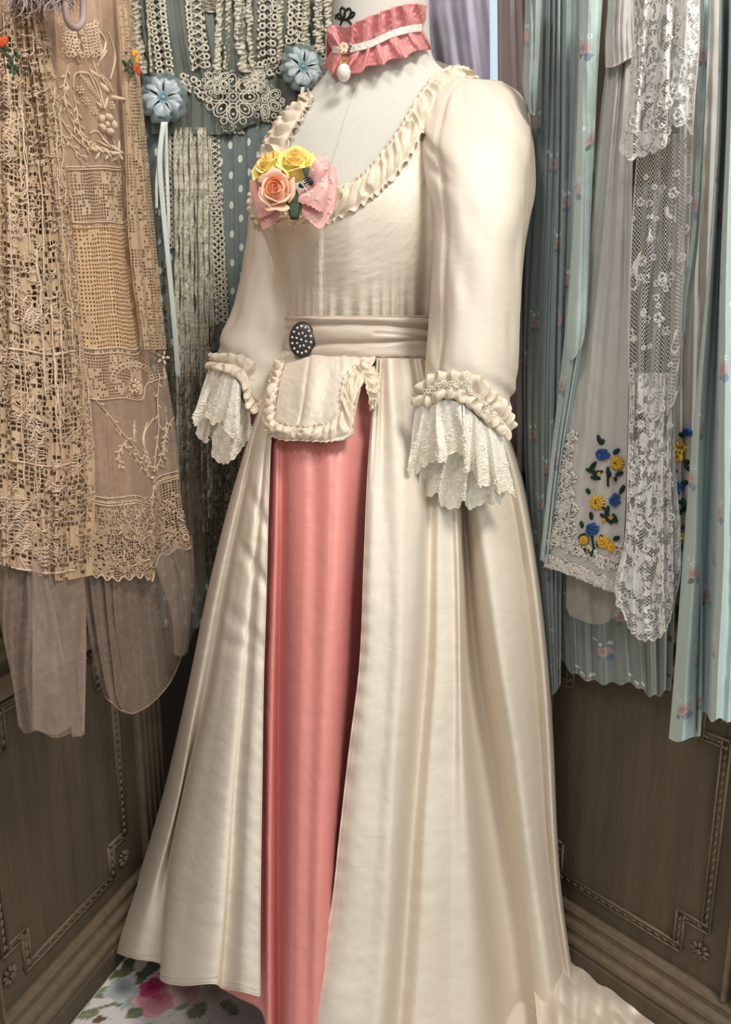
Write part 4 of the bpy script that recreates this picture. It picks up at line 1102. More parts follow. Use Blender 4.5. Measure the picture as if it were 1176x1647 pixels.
mb = MB(); st = resample([(484, 293), (492, 304), (500, 316)], 9); mb.tube([tuple(W(x, y, 1.071)) for x, y in st], .0008, 4)
for i, (x, y) in enumerate(st):
    mb.tube([tuple(W(x, y, 1.071)), tuple(W(x+7+(-1 if i > 5 else 1), y-5+i*.6, 1.069))], [.0007, .0002], 4)
    if i > 6: mb.tube([tuple(W(x, y, 1.071)), tuple(W(x-5, y-1, 1.069))], [.0008, .0003], 4)
mb.build('fern_sprig', M['white_fern'], cs)

# ================================================================== LEFT GARMENTS
rng = random.Random(11)
# ---- A: openwork ecru lace dress, far left
ga = empty('lace_dress', wall_pt(WL, -.05, 0, .12)); tag(ga, 'ecru openwork filet lace dress with mushroom tulle hem, leftmost garment on the left wall', 'dress')
hang('slip', WL, [[(-60, -40, .085), (-50, 400, .085), (-30, 905, .085)], [(40, -40, .09), (60, 400, .09), (90, 915, .09)], [(85, -40, .085), (105, 400, .085), (135, 915, .085)]], M['slip_dark'], ga, 60, 40, folds=5, amp=.007, seed=2)
A = [[(-70, -40, .125), (-60, 400, .125), (-20, 905, .125)], [(0, -40, .13), (2, 400, .135), (15, 912, .13)], [(22, -40, .14), (40, 400, .145), (64, 926, .14)], [(38, -40, .145), (80, 300, .15), (108, 600, .15), (100, 934, .14)], [(60, -40, .13), (100, 200, .13), (128, 500, .135), (152, 740, .13), (150, 925, .13)]]
hang('net_overlay', WL, A, M['filet_a'], ga, 160, 120, folds=7, amp=.006, seed=3, key='A')
B = [[(-50, -40, .105), (-50, 400, .105), (-20, 890, .105)], [(30, -40, .11), (60, 400, .115), (95, 900, .11)], [(60, -40, .11), (120, 400, .115), (148, 900, .11)]]
hang('net_underlayer', WL, B, M['ecru_fine'], ga, 120, 100, folds=7, amp=.009, seed=4)
hang('tulle_skirt', WL, [[(-20, 880, .11), (0, 1000, .11), (20, 1100, .11), (30, 1172, .11)], [(14, 900, .12), (25, 1020, .12), (38, 1120, .12), (45, 1177, .12)], [(45, 900, .13), (60, 1020, .14), (75, 1120, .14), (85, 1183, .14)], [(70, 900, .11), (85, 1020, .115), (105, 1120, .12), (118, 1184, .12)], [(135, 905, .12), (139, 1020, .12), (137, 1120, .12), (136, 1181, .12)]], M['tulle'], ga, 90, 60, folds=3, amp=.007, seed=5, hemwave=4)
hang('tulle_skirt', WL, [[(45, 900, .135), (52, 1000, .14), (52, 1100, .145), (53, 1172, .14)], [(62, 900, .145), (84, 1000, .155), (95, 1100, .16), (95, 1180, .15)], [(70, 905, .14), (92, 1000, .145), (108, 1100, .15), (115, 1168, .15)]], M['tulle'], ga, 50, 60, folds=1, amp=.004, seed=6)
hang('tulle_skirt', WL, [[(70, 930, .14), (88, 1020, .14), (108, 1100, .14), (116, 1186, .14)], [(135, 925, .13), (139, 1020, .13), (138, 1100, .13), (136, 1182, .13)]], M['tulle'], ga, 40, 40, folds=1.5, amp=.005, seed=8)
# stitched thick threads and patches over the net (tapes, wavy thread bundles)
def on(key, pl, n, lift=.001):
    out = []
    for x, y in resample(pl, n):
        h = hit(key, x, y, lift)
        if h: out.append(h[0])
    return out
mb = MB()
for x0 in range(-4, 130, 10):
    for seg in range(2):
        y0 = rng.uniform(0, 700); L = rng.uniform(120, 260)
        pl = [(x0+y*.055+rng.uniform(-2, 2), y) for y in np.linspace(y0, y0+L, 10)]
        p = on('A', pl, 26, .002)
        if len(p) > 3: mb.tube(p, rng.uniform(.0006, .0011), 4)
tag(mb.build('drawn_threads', M['emb'], ga), kind='stuff'); 
mb = MB()
def wavy(x, y, w, h, rows, key='A', r=.0007):
    for k in range(rows):
        yy = y+h*k/rows
        pl = [(x+w*i/10, yy+3.5*math.sin(i*.9+k*.8)+1.5*math.sin(i*2.1)) for i in range(11)]
        p = on(key, pl, 16, .003)
        if len(p) > 3: mb.tube(p, r, 4)
for q in ((5, 128, 14, 46, 12), (30, 480, 24, 44, 12), (42, 500, 22, 34, 9), (8, 800, 40, 90, 20), (46, 690, 26, 50, 10), (0, 200, 16, 60, 12), (70, 780, 30, 12, 5), (60, 880, 30, 30, 6), (2, 560, 20, 60, 10), (26, 660, 28, 30, 7)): wavy(*q)
tag(mb.build('darned_patches', M['emb'], ga), kind='stuff')
mb = MB()
def squig(x, y, R, key, n=7):
    "irregular crochet squiggle lying on a garment"
    pl = []; a = rng.uniform(0, 6)
    for i in range(n):
        a += rng.uniform(-1.6, 1.6); x += math.cos(a)*R; y += math.sin(a)*R*1.1; pl.append((x, y))
    p = on(key, pl, n*3, .0018)
    if len(p) > 3: mb.tube(p, .0007, 3)
for k in range(900): squig(rng.uniform(-5, 150), rng.uniform(0, 905), rng.uniform(2, 4.5), 'A')
tag(mb.build('crochet_threads', M['emb'], ga), kind='stuff')
mb = MB()
for y in (560, 740, 912):
    p = on('A', [(5+y*.01, y), (40, y+4), (80, y+10), (120, y+4)], 40, .0015)
    if len(p) > 3: mb.tube(p, .0012, 4)
tag(mb.build('band_cord', M['emb'], ga), kind='stuff')

# ---- B: peach embroidered net dress
gb = empty('embroidered_dress', wall_pt(WL, .10, 0, .12)); tag(gb, 'peach net dress with raised floral embroidery, filet bands and scalloped tulle hem', 'dress')
hang('slip', WL, [[(60, -40, .05), (90, 300, .05), (120, 600, .05), (150, 860, .05)], [(180, -40, .06), (195, 300, .06), (205, 600, .06), (215, 870, .06)], [(200, -40, .05), (222, 300, .05), (240, 600, .05), (262, 860, .05)]], M['slip'], gb, 80, 60, folds=4, amp=.006, seed=12, key='Bs')
GB = [[(40, -40, .090), (62, 200, .09), (92, 400, .09), (118, 560, .09), (130, 700, .09), (136, 840, .09), (142, 922, .09)],
      [(90, -40, .10), (112, 200, .10), (130, 400, .105), (148, 560, .105), (162, 700, .105), (176, 840, .105), (184, 931, .10)],
      [(140, -40, .105), (160, 200, .11), (175, 400, .11), (190, 560, .11), (205, 700, .11), (222, 840, .11), (230, 926, .11)],
      [(182, -40, .10), (195, 200, .10), (204, 400, .10), (222, 560, .10), (236, 700, .10), (247, 840, .10), (247, 928, .10)],
      [(190, -40, .085), (201, 200, .085), (212, 400, .085), (228, 560, .085), (242, 700, .085), (252, 840, .085), (254, 900, .085)],
      [(200, -40, .10), (228, 200, .10), (246, 400, .10), (262, 560, .10), (284, 700, .10), (298, 840, .10), (308, 878, .10)]]
nv = 240
P = hang('x', WL, GB, None, None, 150, nv, folds=4.5, amp=.0055, seed=14, ret=True)
BV['B'] = BVHTree.FromPolygons([tuple(p) for p in P.reshape(-1, 3)], gfaces(150, nv))
R_ = lambda y: int(round((y+40)/968*(nv-1)))
for nm, y0, y1, mt in (('net_panel', -40, 268, 'net_beige'), ('filet_band', 268, 360, 'filet_b'), ('grid_panel', 360, 560, 'grid'), ('filet_band', 560, 642, 'filet_b'), ('net_panel', 642, 802, 'net_beige'), ('grid_panel', 802, 930, 'ecru_fine')):
    grid_obj(nm, P, M[mt], gb, rows=(R_(y0), min(nv, R_(y1)+1)))
mb = MB()
for y in (268, 273, 358, 364, 560, 566, 640, 800, 806, 811):
    mb.tube([tuple(P[i, R_(y)]+np.array([.0004, -.0015, 0])) for i in range(0, 150, 2)], .0011, 4)
mb.tube([tuple(P[i, -1]+np.array([0, -.001, .0035*math.sin(i*.42)])) for i in range(150)], .0014, 4)
tag(mb.build('band_cord', M['emb'], gb), kind='stuff')
# right hand lace insertion column
hang('lace_insertion', WL, [[(186, -40, .115), (200, 200, .115), (208, 400, .115), (228, 562, .115)], [(197, -40, .12), (216, 200, .12), (230, 400, .12), (248, 562, .12)], [(207, -40, .113), (233, 200, .113), (252, 400, .113), (268, 562, .113)]], M['ecru_fine'], gb, 40, 90, folds=2, amp=.003, seed=71)
mb = MB()
for k in range(420):
    y = rng.uniform(0, 560); x = 203+y*.07+rng.uniform(-2, 24); squig(x, y, rng.uniform(2, 3.4), 'B', 6)
for k in range(300): squig(rng.uniform(170, 300), rng.uniform(800, 920), rng.uniform(2.4, 4.5), 'B', 5)
tag(mb.build('crochet_threads', M['emb'], gb), kind='stuff')
# embroidery
LT = .0022
def stem(mb, key, pl, w=.0014, leaves=True, sc=1.0, n=30, every=3):
    flush(mb, 'embroidered_sprig', M['emb'], gb)
    p = on(key, pl, n, LT*.6)
    if len(p) < 4: return
    mb.tube(p, [w*(.5+.5*math.sin(PI*(i+1)/(len(p)+1))) for i in range(len(p))], 5)
    if leaves:
        for i in range(3, len(p)-1, every):
            d = (p[i]-p[i-1]).normalized(); nv_ = Vector((.6, -.8, 0)); q = d.cross(nv_)
            s = 1 if (i//every) % 2 else -1
            L = .010*sc*rng.uniform(.8, 1.2); e = p[i]+(-d*.75+q*s*.65)*L*(-1)
            mb.leaf(p[i]+nv_*.0004, e+nv_*.001, .0028*sc, nv_, .5)
def Z1(pl): return [(x/3.92, y/3.92) for x, y in pl]
def Z2(pl): return [(x/2.8, 400+y/2.8) for x, y in pl]
mb = MB()
for pl in ([(430, 410), (400, 560), (410, 640), (430, 720)], [(430, 720), (470, 800), (520, 870), (600, 935), (740, 970)], [(235, 520), (300, 640), (380, 750), (450, 850), (560, 940), (640, 960)],
           [(285, 700), (350, 790), (420, 890), (470, 950), (520, 1000)], [(460, 600), (480, 680), (490, 780), (540, 880), (590, 930)]): stem(mb, 'B', Z1(pl), .0013, True, 1.0)
for pl in ([(480, 350), (500, 400)], [(570, 360), (610, 480)], [(620, 180), (660, 270), (650, 330), (610, 420)], [(460, 560), (470, 470), (540, 460), (600, 560), (650, 690)], [(560, 840), (600, 828), (650, 880), (700, 930)],
           [(610, 890), (690, 930)], [(660, 690), (640, 600), (560, 440)], [(680, 200), (720, 370), (690, 500)], [(700, 870), (740, 960)]): stem(mb, 'B', Z1(pl), .0016, False)
def lf(a, b, w, z=Z1, key='B', lone=True):
    flush(mb, 'embroidered_leaf' if lone else 'embroidered_sprig', M['emb'], gb)
    (a, b) = z([a, b]); h1 = hit(key, *a, LT); h2 = hit(key, *b, LT)
    if h1 and h2: mb.leaf(h1[0], h2[0], w, Vector((.6, -.8, 0)), .45)
for q in (((555, 430), (620, 500), .005), ((620, 520), (680, 590), .009), ((680, 590), (745, 640), .006), ((600, 640), (650, 690), .005), ((660, 700), (670, 610), .005), ((665, 310), (610, 400), .006), ((430, 540), (400, 590), .006), ((395, 600), (420, 700), .006),
          ((740, 970), (690, 900), .006), ((740, 970), (740, 880), .005), ((740, 980), (700, 1010), .006), ((730, 975), (650, 960), .006), ((640, 970), (590, 910), .006), ((750, 980), (760, 1010), .005), ((600, 960), (560, 920), .005), ((620, 960), (590, 1010), .004), ((680, 970), (660, 1010), .004), ((690, 970), (640, 930), .005)): lf(*q)
def emb_flower(x, y, R, n=5, key='B', core=True, w=.7):
    flush(mb, 'embroidered_leaf', M['emb'], gb)
    h = hit(key, x, y, LT)
    if not h: return
    c = h[0]; nv_ = Vector((.6, -.8, 0)).normalized(); up = Vector((0, 0, 1)); q = up.cross(nv_)
    for k in range(n):
        a = 2*PI*k/n+.3; d = up*math.cos(a)+q*math.sin(a); mb.leaf(c+d*R*.3, c+d*R, R*w, nv_, .45)
    if core: mb.blob(c+nv_*.001, R*.25, R*.25, R*.2, n=nv_)
    flush(mb, 'embroidered_flower', M['emb'], gb)
emb_flower(171, 200, .0145, 5, w=.95); 
for k in range(6): a = k; emb_flower(171+5*math.cos(a), 200+5.5*math.sin(a), .0035, 3, w=.9)
for x, y in Z1([(510, 570), (535, 640), (585, 700), (695, 665), (325, 560), (330, 600)]): emb_flower(x, y, .0058, 6, w=.5)
for x, y in Z1([(505, 1010), (535, 1000), (520, 1035), (540, 1040), (515, 1055)]): emb_flower(x, y, .0030, 4)
# laddered buds
for (x0, y0, x1, y1) in ((510, 480, 630, 640), (640, 480, 700, 570), (630, 280, 640, 360), (270, 170, 310, 290)):
    flush(mb, 'embroidered_bud', M['emb'], gb)
    for t in np.linspace(0, 1, 11):
        (x, y), = Z1([(x0+(x1-x0)*t, y0+(y1-y0)*t)]); h = hit('B', x, y, LT*.8)
        if h: mb.ring(h[0], (.6, -.8, 0), .0032*math.sin(PI*(t*.8+.12)), .0007, 8, 4)
flush(mb, 'embroidered_leaf', M['emb'], gb)
mb = MB()
for pl in ([(410, 660), (480, 740), (540, 820), (600, 890), (640, 970), (690, 1060)], [(720, 560), (710, 680), (715, 800), (700, 900), (690, 1010)], [(550, 880), (600, 930), (640, 990), (685, 1040)], [(790, 740), (750, 820), (730, 920), (700, 1000)],
           [(570, 860), (530, 930), (545, 990)], [(750, 760), (740, 880), (740, 950)], [(640, 900), (660, 960), (690, 1010)]): stem(mb, 'B', Z2(pl), .0013, True, 1.0)
for pl in ([(690, 760), (645, 840), (655, 930), (690, 1010)], [(600, 780), (600, 870)], [(660, 780), (640, 860), (670, 960)]): stem(mb, 'B', Z2(pl), .0018, False)
for q in ((213, 621, .0125, 10, .32), (261, 575, .0125, 5, .4)): emb_flower(q[0], q[1], q[2], q[3], w=q[4])
for x, y in Z2([(600, 780), (600, 800), (602, 825), (598, 850), (545, 985), (690, 1080), (520, 815), (720, 975), (735, 980), (600, 865)]): emb_flower(x, y, .0032, 4)
for t in np.linspace(0, 1, 16):   # crocheted arch above the daisy
    a = PI*(1-t); x = 212+36*math.cos(a)*.9; y = 612-26*math.sin(a); h = hit('B', x, y, LT)
    if h: mb.ring(h[0], (.6, -.8, 0), .0036, .0010, 8, 4)
for k in range(22):
    x = rng.uniform(190, 300); y = rng.uniform(815, 915); lf((x, y), (x+rng.uniform(-9, 9), y+rng.uniform(5, 10)), .0022, lambda p: p)
h = hit('B', 298, 864, LT)
if h: mb.ring(h[0], (.6, -.8, 0), .0052, .0014, 12, 5)
flush(mb, 'embroidered_leaf', M['emb'], gb)
hang('tulle_skirt', WL, [[(132, 840, .075), (140, 1000, .075), (150, 1060, .075), (163, 1105, .075), (168, 1120, .075)], [(160, 850, .085), (168, 1000, .09), (176, 1080, .09), (184, 1125, .09), (190, 1140, .09)], [(185, 900, .09), (186, 1000, .095), (196, 1080, .095), (202, 1130, .095), (210, 1149, .095)],
     [(215, 900, .085), (222, 1000, .09), (228, 1080, .09), (232, 1120, .09), (237, 1138, .09)], [(250, 890, .08), (252, 1000, .08), (260, 1060, .08), (265, 1090, .08), (270, 1105, .08)], [(300, 860, .08), (305, 950, .08), (305, 1000, .08), (302, 1030, .08), (298, 1046, .08)]], M['tulle'], gb, 120, 70, folds=6, amp=.0045, seed=17, key='tul')
hang('tulle_skirt', WL, [[(245, 895, .10), (262, 950, .10), (272, 1000, .10), (276, 1050, .10)], [(275, 880, .105), (288, 950, .11), (292, 1000, .11), (290, 1056, .11)], [(310, 860, .10), (312, 950, .10), (306, 1000, .10), (303, 1048, .10)]], M['tulle'], gb, 50, 40, folds=2, amp=.004, seed=18)
hang('tulle_skirt', WL, [[(290, 800, .06), (300, 900, .06), (300, 1000, .06), (296, 1060, .06)], [(310, 720, .06), (328, 860, .06), (330, 930, .06), (322, 990, .06)]], M['tulle'], gb, 40, 40, folds=1, amp=.004, seed=19)
mb = MB(); p = on('tul', [(169, 1119), (190, 1139), (210, 1147), (236, 1136), (268, 1104), (296, 1045)], 60, .001); mb.tube(p, .0008, 4); mb.build('rolled_hem', M['tulle_hem'], gb)
# crocheted collar flap at the top
mb = MB()
for r in range(9):
    yy = 38+r*5.2
    for i in range(12):
        x = 92+i*5.6+r*.8+rng.uniform(-1, 1); 
        if x > 160-r*.4 or x < 90+r*2.2: continue
        h = hit('B', x, yy+6*math.sin((x-100)/60*PI), .006)
        if h: mb.ring(h[0], (.6, -.8, .1), .0026, .0010, 7, 4)
for i in range(12):
    h = hit('B', 104+i*4.8, 84+6*abs(math.sin(i*.9)), .006)
    if h: mb.ring(h[0], (.6, -.8, 0), .003, .001, 8, 4)
mb.build('crochet_collar', M['emb'], gb)
# feather trim
mb = MB()
for k in range(420):
    x = rng.uniform(20, 118); y = rng.uniform(-46, -4); a = rng.gauss(1.5, .7); L = rng.uniform(18, 44); pts = []
    off = rng.uniform(.12, .17)
    for t in range(6): pts.append(tuple(on_wall(WL, x+math.cos(a)*L*t/5, y+math.sin(a)*L*t/5, off+.002*t))); a += rng.uniform(-.25, .25)
    mb.tube(pts, [.0010, .0010, .0009, .0007, .0005, .0002], 3)
o = mb.build('feather_trim', M['feather'], gb); o['kind'] = 'stuff'
mb = MB(); pts = [tuple(on_wall(WL, x, y, .17)) for x, y in resample([(106, -12), (106, 20), (112, 40), (122, 45), (131, 38), (134, 15), (132, -12)], 26)]; mb.tube(pts, .004, 8)
mb.build('padded_loop', M['feather'], gb)

def sprig(px, py, off, label, s=1.0, flower=True):
    c = Vector(on_wall(WL, px, py, off)); r0 = empty('flower_sprig', tuple(c)); tag(r0, label, 'artificial flower')
    q = nL.cross(Vector((0, 0, 1))); q = -q
    def T(dx, dy, k=0): return c+q*dx*s*.001+Vector((0, 0, -dy*s*.001))+nL*(.006+k)
    mb = MB()
    for k in range(26): 
        a = rng.uniform(0, 6.3); x, y = rng.uniform(-20, 2), rng.uniform(-4, 22); mb.leaf(T(x, y, rng.uniform(0, .006)), T(x+7*math.cos(a), y+7*math.sin(a), rng.uniform(0, .008)), .0042, nL, .3)
    mb.build('leaf', M['leaf'], r0)
    if flower:
        for col, cx, cy, n in (('orange', 8, 10, 16), ('amber', 9, -6, 12)):
            mb = MB()
            for k in range(n):
                a = rng.uniform(0, 6.3); R = rng.uniform(0, 5); mb.leaf(T(cx+R*math.cos(a), cy+R*math.sin(a), .003), T(cx+(R+5)*math.cos(a), cy+(R+5)*math.sin(a), .009), .0060, nL, .3)
            mb.build('petals', M[col], r0)
sprig(202, 96, .115, 'small orange and red flower sprig pinned at the right edge of the peach net dress', .95)
sprig(14, 92, .155, 'green leaf sprig with orange buds pinned on the leftmost lace dress', 1.0, False)
o = MB()
for k in range(8): 
    c = Vector(on_wall(WL, 3+rng.uniform(-5, 5), 70+rng.uniform(-6, 6), .165)); o.blob(c, .004, .004, .003, n=nL)
o.build('bud', M['orange'], bpy.data.objects['flower_sprig.001'])

# ================================================================== MIDDLE GARMENT: sage dress with guipure strips, hung in the corner
gc = empty('sage_dress', (-.30, 1.55, 0)); tag(gc, 'sage green chiffon dress with ivory lace strips and dotted skirt, hanging behind the gown', 'dress')
WM = wall_def((-.30, 1.56), 80.0)
WM = (WM[0], WM[1], np.array([math.cos(math.radians(80)), -math.sin(math.radians(80))]))
hang('bodice', WM, [[(180, -50, .02), (190, 60, .03), (205, 140, .03), (208, 215, .03)], [(260, -50, .03), (270, 60, .05), (280, 135, .04), (283, 215, .035)], [(350, -50, .03), (355, 60, .05), (360, 130, .04), (362, 215, .036)], [(430, -50, .03), (440, 50, .05), (440, 110, .04), (440, 190, .036)], [(500, -50, .02), (505, 40, .035), (520, 110, .035), (520, 190, .03)], [(540, -50, .0), (545, 40, .0), (548, 110, .0), (548, 180, .0)]], M['sage'], gc, 200, 70, folds=15, amp=.006, seed=21, key='C1', wr=.002)
hang('skirt', WM, [[(195, 125, .0), (205, 400, .0), (225, 800, .0), (235, 1010, .0)], [(270, 135, .02), (275, 400, .02), (290, 800, .02), (300, 1010, .02)], [(345, 150, .025), (350, 400, .025), (350, 800, .02), (350, 1010, .02)], [(350, 150, .025), (355, 400, .025), (356, 800, .02), (356, 1010, .02)], [(450, 130, .03), (450, 400, .03), (450, 800, .02), (450, 1010, .02)], [(540, 110, .0), (540, 400, .0), (540, 800, .0), (540, 1010, .0)]], M['dotted'], gc, 220, 110, folds=14, amp=.005, seed=22, key='C2')
def gstrip(pl, w, key, name='lace_strip', step=12.5, lift=.0035):
    "guipure strip: rows of eyelets, scalloped edges and crossed bars"
    mb = MB(); P0 = np.array(pl, float); L = np.hypot(*np.diff(P0, axis=0).T).sum(); n = max(2, int(L/step)); q = resample(pl, n+1)
    nr = Vector((0.1, -1, .15)).normalized(); sc = .00125
    def h(x, y, l=lift):
        r = hit(key, x, y, l); return r[0] if r else None
    for i in range(n):
        x, y = (q[i]+q[i+1])/2; d = q[i+1]-q[i]; d = d/np.hypot(*d); p = np.array([-d[1], d[0]])
        for s in (-1, 1):
            c = h(x+p[0]*s*w*.34, y+p[1]*s*w*.34)
            if c is None: continue
            mb.ring(c, nr, .0046, .0019, 9, 5); 
            c2 = h(x+p[0]*s*w*.50+d[0]*step*.5, y+p[1]*s*w*.50+d[1]*step*.5)
            if c2 is not None: mb.blob(c2, .0030, .0030, .0016, n=nr, seg=6, st=4)
        c0 = h(x, y)
        for s in (-1, 1):
            for t in (-1, 1):
                e = h(x+p[0]*s*w*.26+d[0]*t*step*.48, y+p[1]*s*w*.26+d[1]*t*step*.48)
                if c0 is not None and e is not None: mb.tube([c0, (c0+e)/2, e], [.0020, .0012, .0016], 4)
    for s in (-1, 1):
        pts = []
        for x, y in resample([(a, b) for a, b in pl], n*3):
            r = h(x+s*w*.22, y, lift-.0006)
            if r is not None: pts.append(r)
        if len(pts) > 2: mb.tube(pts, .0011, 4)
    return mb.build(name, M['guipure'], gc)
for pl, w in (([(250, -20), (257, 50), (266, 122)], 27), ([(314, -20), (317, 50), (322, 112)], 29), ([(431, -20), (430, 40), (430, 92)], 29), ([(476, -20), (474, 30), (472, 74)], 22)): gstrip(pl, w, 'C1')
gstrip([(344, 208), (347, 300), (352, 420), (356, 520)], 18, 'C2', step=10)
gstrip([(274, 205), (276, 300), (280, 400)], 12, 'C2', step=9)
gstrip([(288, 128), (320, 142), (345, 160)], 22, 'C1')
gstrip([(291, 178), (320, 192), (350, 202), (392, 206)], 18, 'C2')
gstrip([(400, 118), (430, 110), (462, 100)], 26, 'C1'); gstrip([(405, 160), (440, 158), (475, 165)], 22, 'C2')
gstrip([(420, 185), (450, 190), (475, 182)], 16, 'C2'); gstrip([(500, 75), (520, 85), (545, 92)], 22, 'C1'); gstrip([(500, 135), (520, 135), (540, 128)], 22, 'C1')
# narrow gathered lace ribbons
def rib(pl, w, seed, wl=WM, off=.035, name='lace_ribbon', mat='ribbon_lace', amp=.003, nf=6, par=None):
    L = [(x-w/2, y, off) for x, y in pl]; R = [(x+w/2, y, off) for x, y in pl]
    n = 140; G, U = guide_grid([L, R], 8, n); v = np.linspace(0, 1, n)[None, :]; u = U[:, None]
    o2 = G[..., 2]+amp*np.sin(v*nf*len(pl)*6+u*4+seed)*(.4+.6*vnoise(u*2, v*30, seed))+amp*.8*vnoise(u*3, v*50, seed+2)+amp*.8*np.sin(u*PI*2)
    px = G[..., 0]+w*.22*vnoise(u*1, v*22, seed+4)
    return grid_obj(name, on_wall(wl, px, G[..., 1], o2), M[mat], par or gc)
for i, (pl, w) in enumerate((([(218, -20), (222, 60), (232, 118)], 13), ([(207, -20), (212, 70), (222, 125)], 8), ([(236, -20), (240, 60), (244, 116)], 5), ([(354, -20), (352, 60), (348, 118)], 11), ([(368, -20), (366, 60), (362, 112)], 8), ([(384, -20), (386, 60), (394, 116)], 16), ([(400, -20), (402, 60), (406, 108)], 10),
     ([(337, -20), (338, 10), (340, 20)], 20), ([(452, -20), (450, 50), (450, 98)], 10), ([(494, -20), (492, 40), (490, 78)], 12), ([(512, -20), (512, 40), (514, 84)], 14), ([(526, -20), (530, 50), (536, 90)], 12))): rib(pl, w, 30+i, off=.052)
for i, x in enumerate((283, 291, 299, 307, 315, 322, 330, 337)):
    rib([(x, 205), (x+2, 400), (x+4, 600), (x+8, 820+rng.uniform(-20, 40))], 7.5+rng.uniform(-1, 1.5), 60+i, off=.036+rng.uniform(-.003, .008))
for i, x in enumerate((232, 246, 262)):
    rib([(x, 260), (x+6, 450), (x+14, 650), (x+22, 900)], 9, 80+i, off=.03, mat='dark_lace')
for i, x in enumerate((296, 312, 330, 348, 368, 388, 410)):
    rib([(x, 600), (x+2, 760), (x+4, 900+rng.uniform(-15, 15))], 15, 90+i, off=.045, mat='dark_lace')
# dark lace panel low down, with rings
hang('dark_lace_panel', WM, [[(270, 560, .03), (290, 760, .03), (300, 930, .03)], [(360, 520, .035), (362, 760, .035), (366, 930, .03)], [(470, 560, .03), (470, 760, .03), (470, 930, .03)]], M['dark_lace'], gc, 90, 70, folds=8, amp=.005, seed=25, key='C3')
mb = MB()
for k in range(14):
    x = 334+rng.uniform(-3, 3)+(k % 2)*34; y = 740+(k//2)*22
    h = hit('C3', x, y, .003)
    if h:
        mb.ring(h[0], (0, -1, 0), .0075, .0014, 10, 4)
        for t in range(6): a = t*PI/3; mb.leaf(h[0]+Vector((math.cos(a)*.008, 0, math.sin(a)*.008)), h[0]+Vector((math.cos(a)*.014, 0, math.sin(a)*.014)), .0035, Vector((0, -1, 0)))
mb.build('ring_motifs', M['dark_thread'], gc)

# central appliqué flower with beads
def app_flower(x, y, R, n, key, petm, lift=.008, rings=2):
    h = hit(key, x, y, lift); c = h[0]; nr = Vector((.05, -1, .15)).normalized(); up = Vector((0, 0, 1)); up = (up-nr*up.dot(nr)).normalized(); q = up.cross(nr)
    mb = MB()
    for k in range(n):
        a = 2*PI*k/n; d = up*math.cos(a)+q*math.sin(a); cc = c+d*R*.62
        for r_ in range(rings): mb.ring(cc+nr*.001*r_, nr, R*(.26-.10*r_), .0014, 12, 4, ax=1.5, up=d)
        mb.blob(c+d*R*.66+nr*.001, R*.06, R*.06, .0015, n=nr)
    for k in range(n):
        a = 2*PI*(k+.5)/n; d = up*math.cos(a)+q*math.sin(a); mb.ring(c+d*R*.98, nr, R*.13, .0012, 8, 4)
    mb.ring(c+nr*.002, nr, R*.16, .0014, 10, 4)
    mb.build('lace_flower', M['guipure_w'], gc)
    b = MB(); b.blob(c+nr*.003, .0022, .0022, .0022)
    for k in range(14): 
        a = rng.uniform(0, 6.28); r_ = R*rng.uniform(.2, 1.1); b.blob(c+(up*math.cos(a)+q*math.sin(a))*r_+nr*.003, .0014, .0014, .0014, seg=6, st=4)
    b.build('pearl_beads', M['pearl'], gc)
app_flower(378, 158, .046, 8, 'C1', None); app_flower(425, 163, .032, 6, 'C1', None, .006); app_flower(374, 203, .014, 5, 'C2', None, .010, 1); app_flower(350, 130, .024, 6, 'C1', None, .005); app_flower(410, 132, .020, 6, 'C1', None, .005)

def silk_flower(px, py, R, label, ribbons, key='C1', tilt=0.0, seed=1):
    h = hit(key, px, py, .012); c = h[0]; r0 = empty('silk_flower', tuple(c)); tag(r0, label, 'fabric flower')
    nr = Vector((tilt, -1, .1)).normalized(); up = Vector((0, 0, 1)); up = (up-nr*up.dot(nr)).normalized(); q = up.cross(nr)
    def ptl(a0, Rr, wd, lift, mat, nm, wav):
        g = np.zeros((17, 9, 3))
        for i in range(17):
            for j in range(9):
                s = (i/16-.5)*2; t = j/8; a = a0+s*wd*(.35+.65*t**.6)
                rr_ = Rr*t*(1-.16*s*s+.05*math.cos(s*7+a0)); z = lift+Rr*(.30*math.sin(t*2.4)+wav*math.sin(s*6)*t)
                g[i, j] = c+(up*math.cos(a)+q*math.sin(a))*rr_+nr*z
        o = MB(); o.grid(g); return o.build(nm, mat, r0, thick=.0004)
    for k in range(6): ptl(k*2*PI/6+.2, R*1.28, .62, -.006, M['organza'], 'organza_petal', .07)
    for k in range(5): ptl(k*2*PI/5+.75, R, .66, .0, M['blue_silk'], 'petal', .05)
    mb = MB()
    for k in range(12): a = 2*PI*k/12; mb.leaf(c+nr*.004+(up*math.cos(a)+q*math.sin(a))*R*.12, c+nr*.009+(up*math.cos(a)+q*math.sin(a))*R*.33, .004, nr)
    mb.blob(c+nr*.006, R*.14, R*.14, .004, n=nr); mb.build('flower_centre', M['blue_core'], r0)
    for i, (pl, w, off) in enumerate(ribbons):
        n = 60; qd = resample(pl, n); v = np.linspace(-1, 1, 5)[None, :]
        px_ = qd[:, 0:1]+v*w/2; py_ = qd[:, 1:2]+0*v; o_ = off+.0012*v*np.sin(np.linspace(0, 9, n))[:, None]
        P_ = on_wall(WM, px_, py_, o_); grid_obj('ribbon_tail', P_, M['ribbon_pale'], r0, thick=.0006)
silk_flower(260, 163, .036, 'pale blue silk flower with long white ribbon tails, left side of the sage dress waist', [([(263, 196), (257, 250), (262, 330), (272, 430), (281, 530), (287, 608)], 8, .075), ([(265, 196), (258, 240), (252, 290), (252, 335)], 4, .07), ([(267, 196), (268, 260), (271, 340), (270, 400), (268, 425)], 5, .07)])
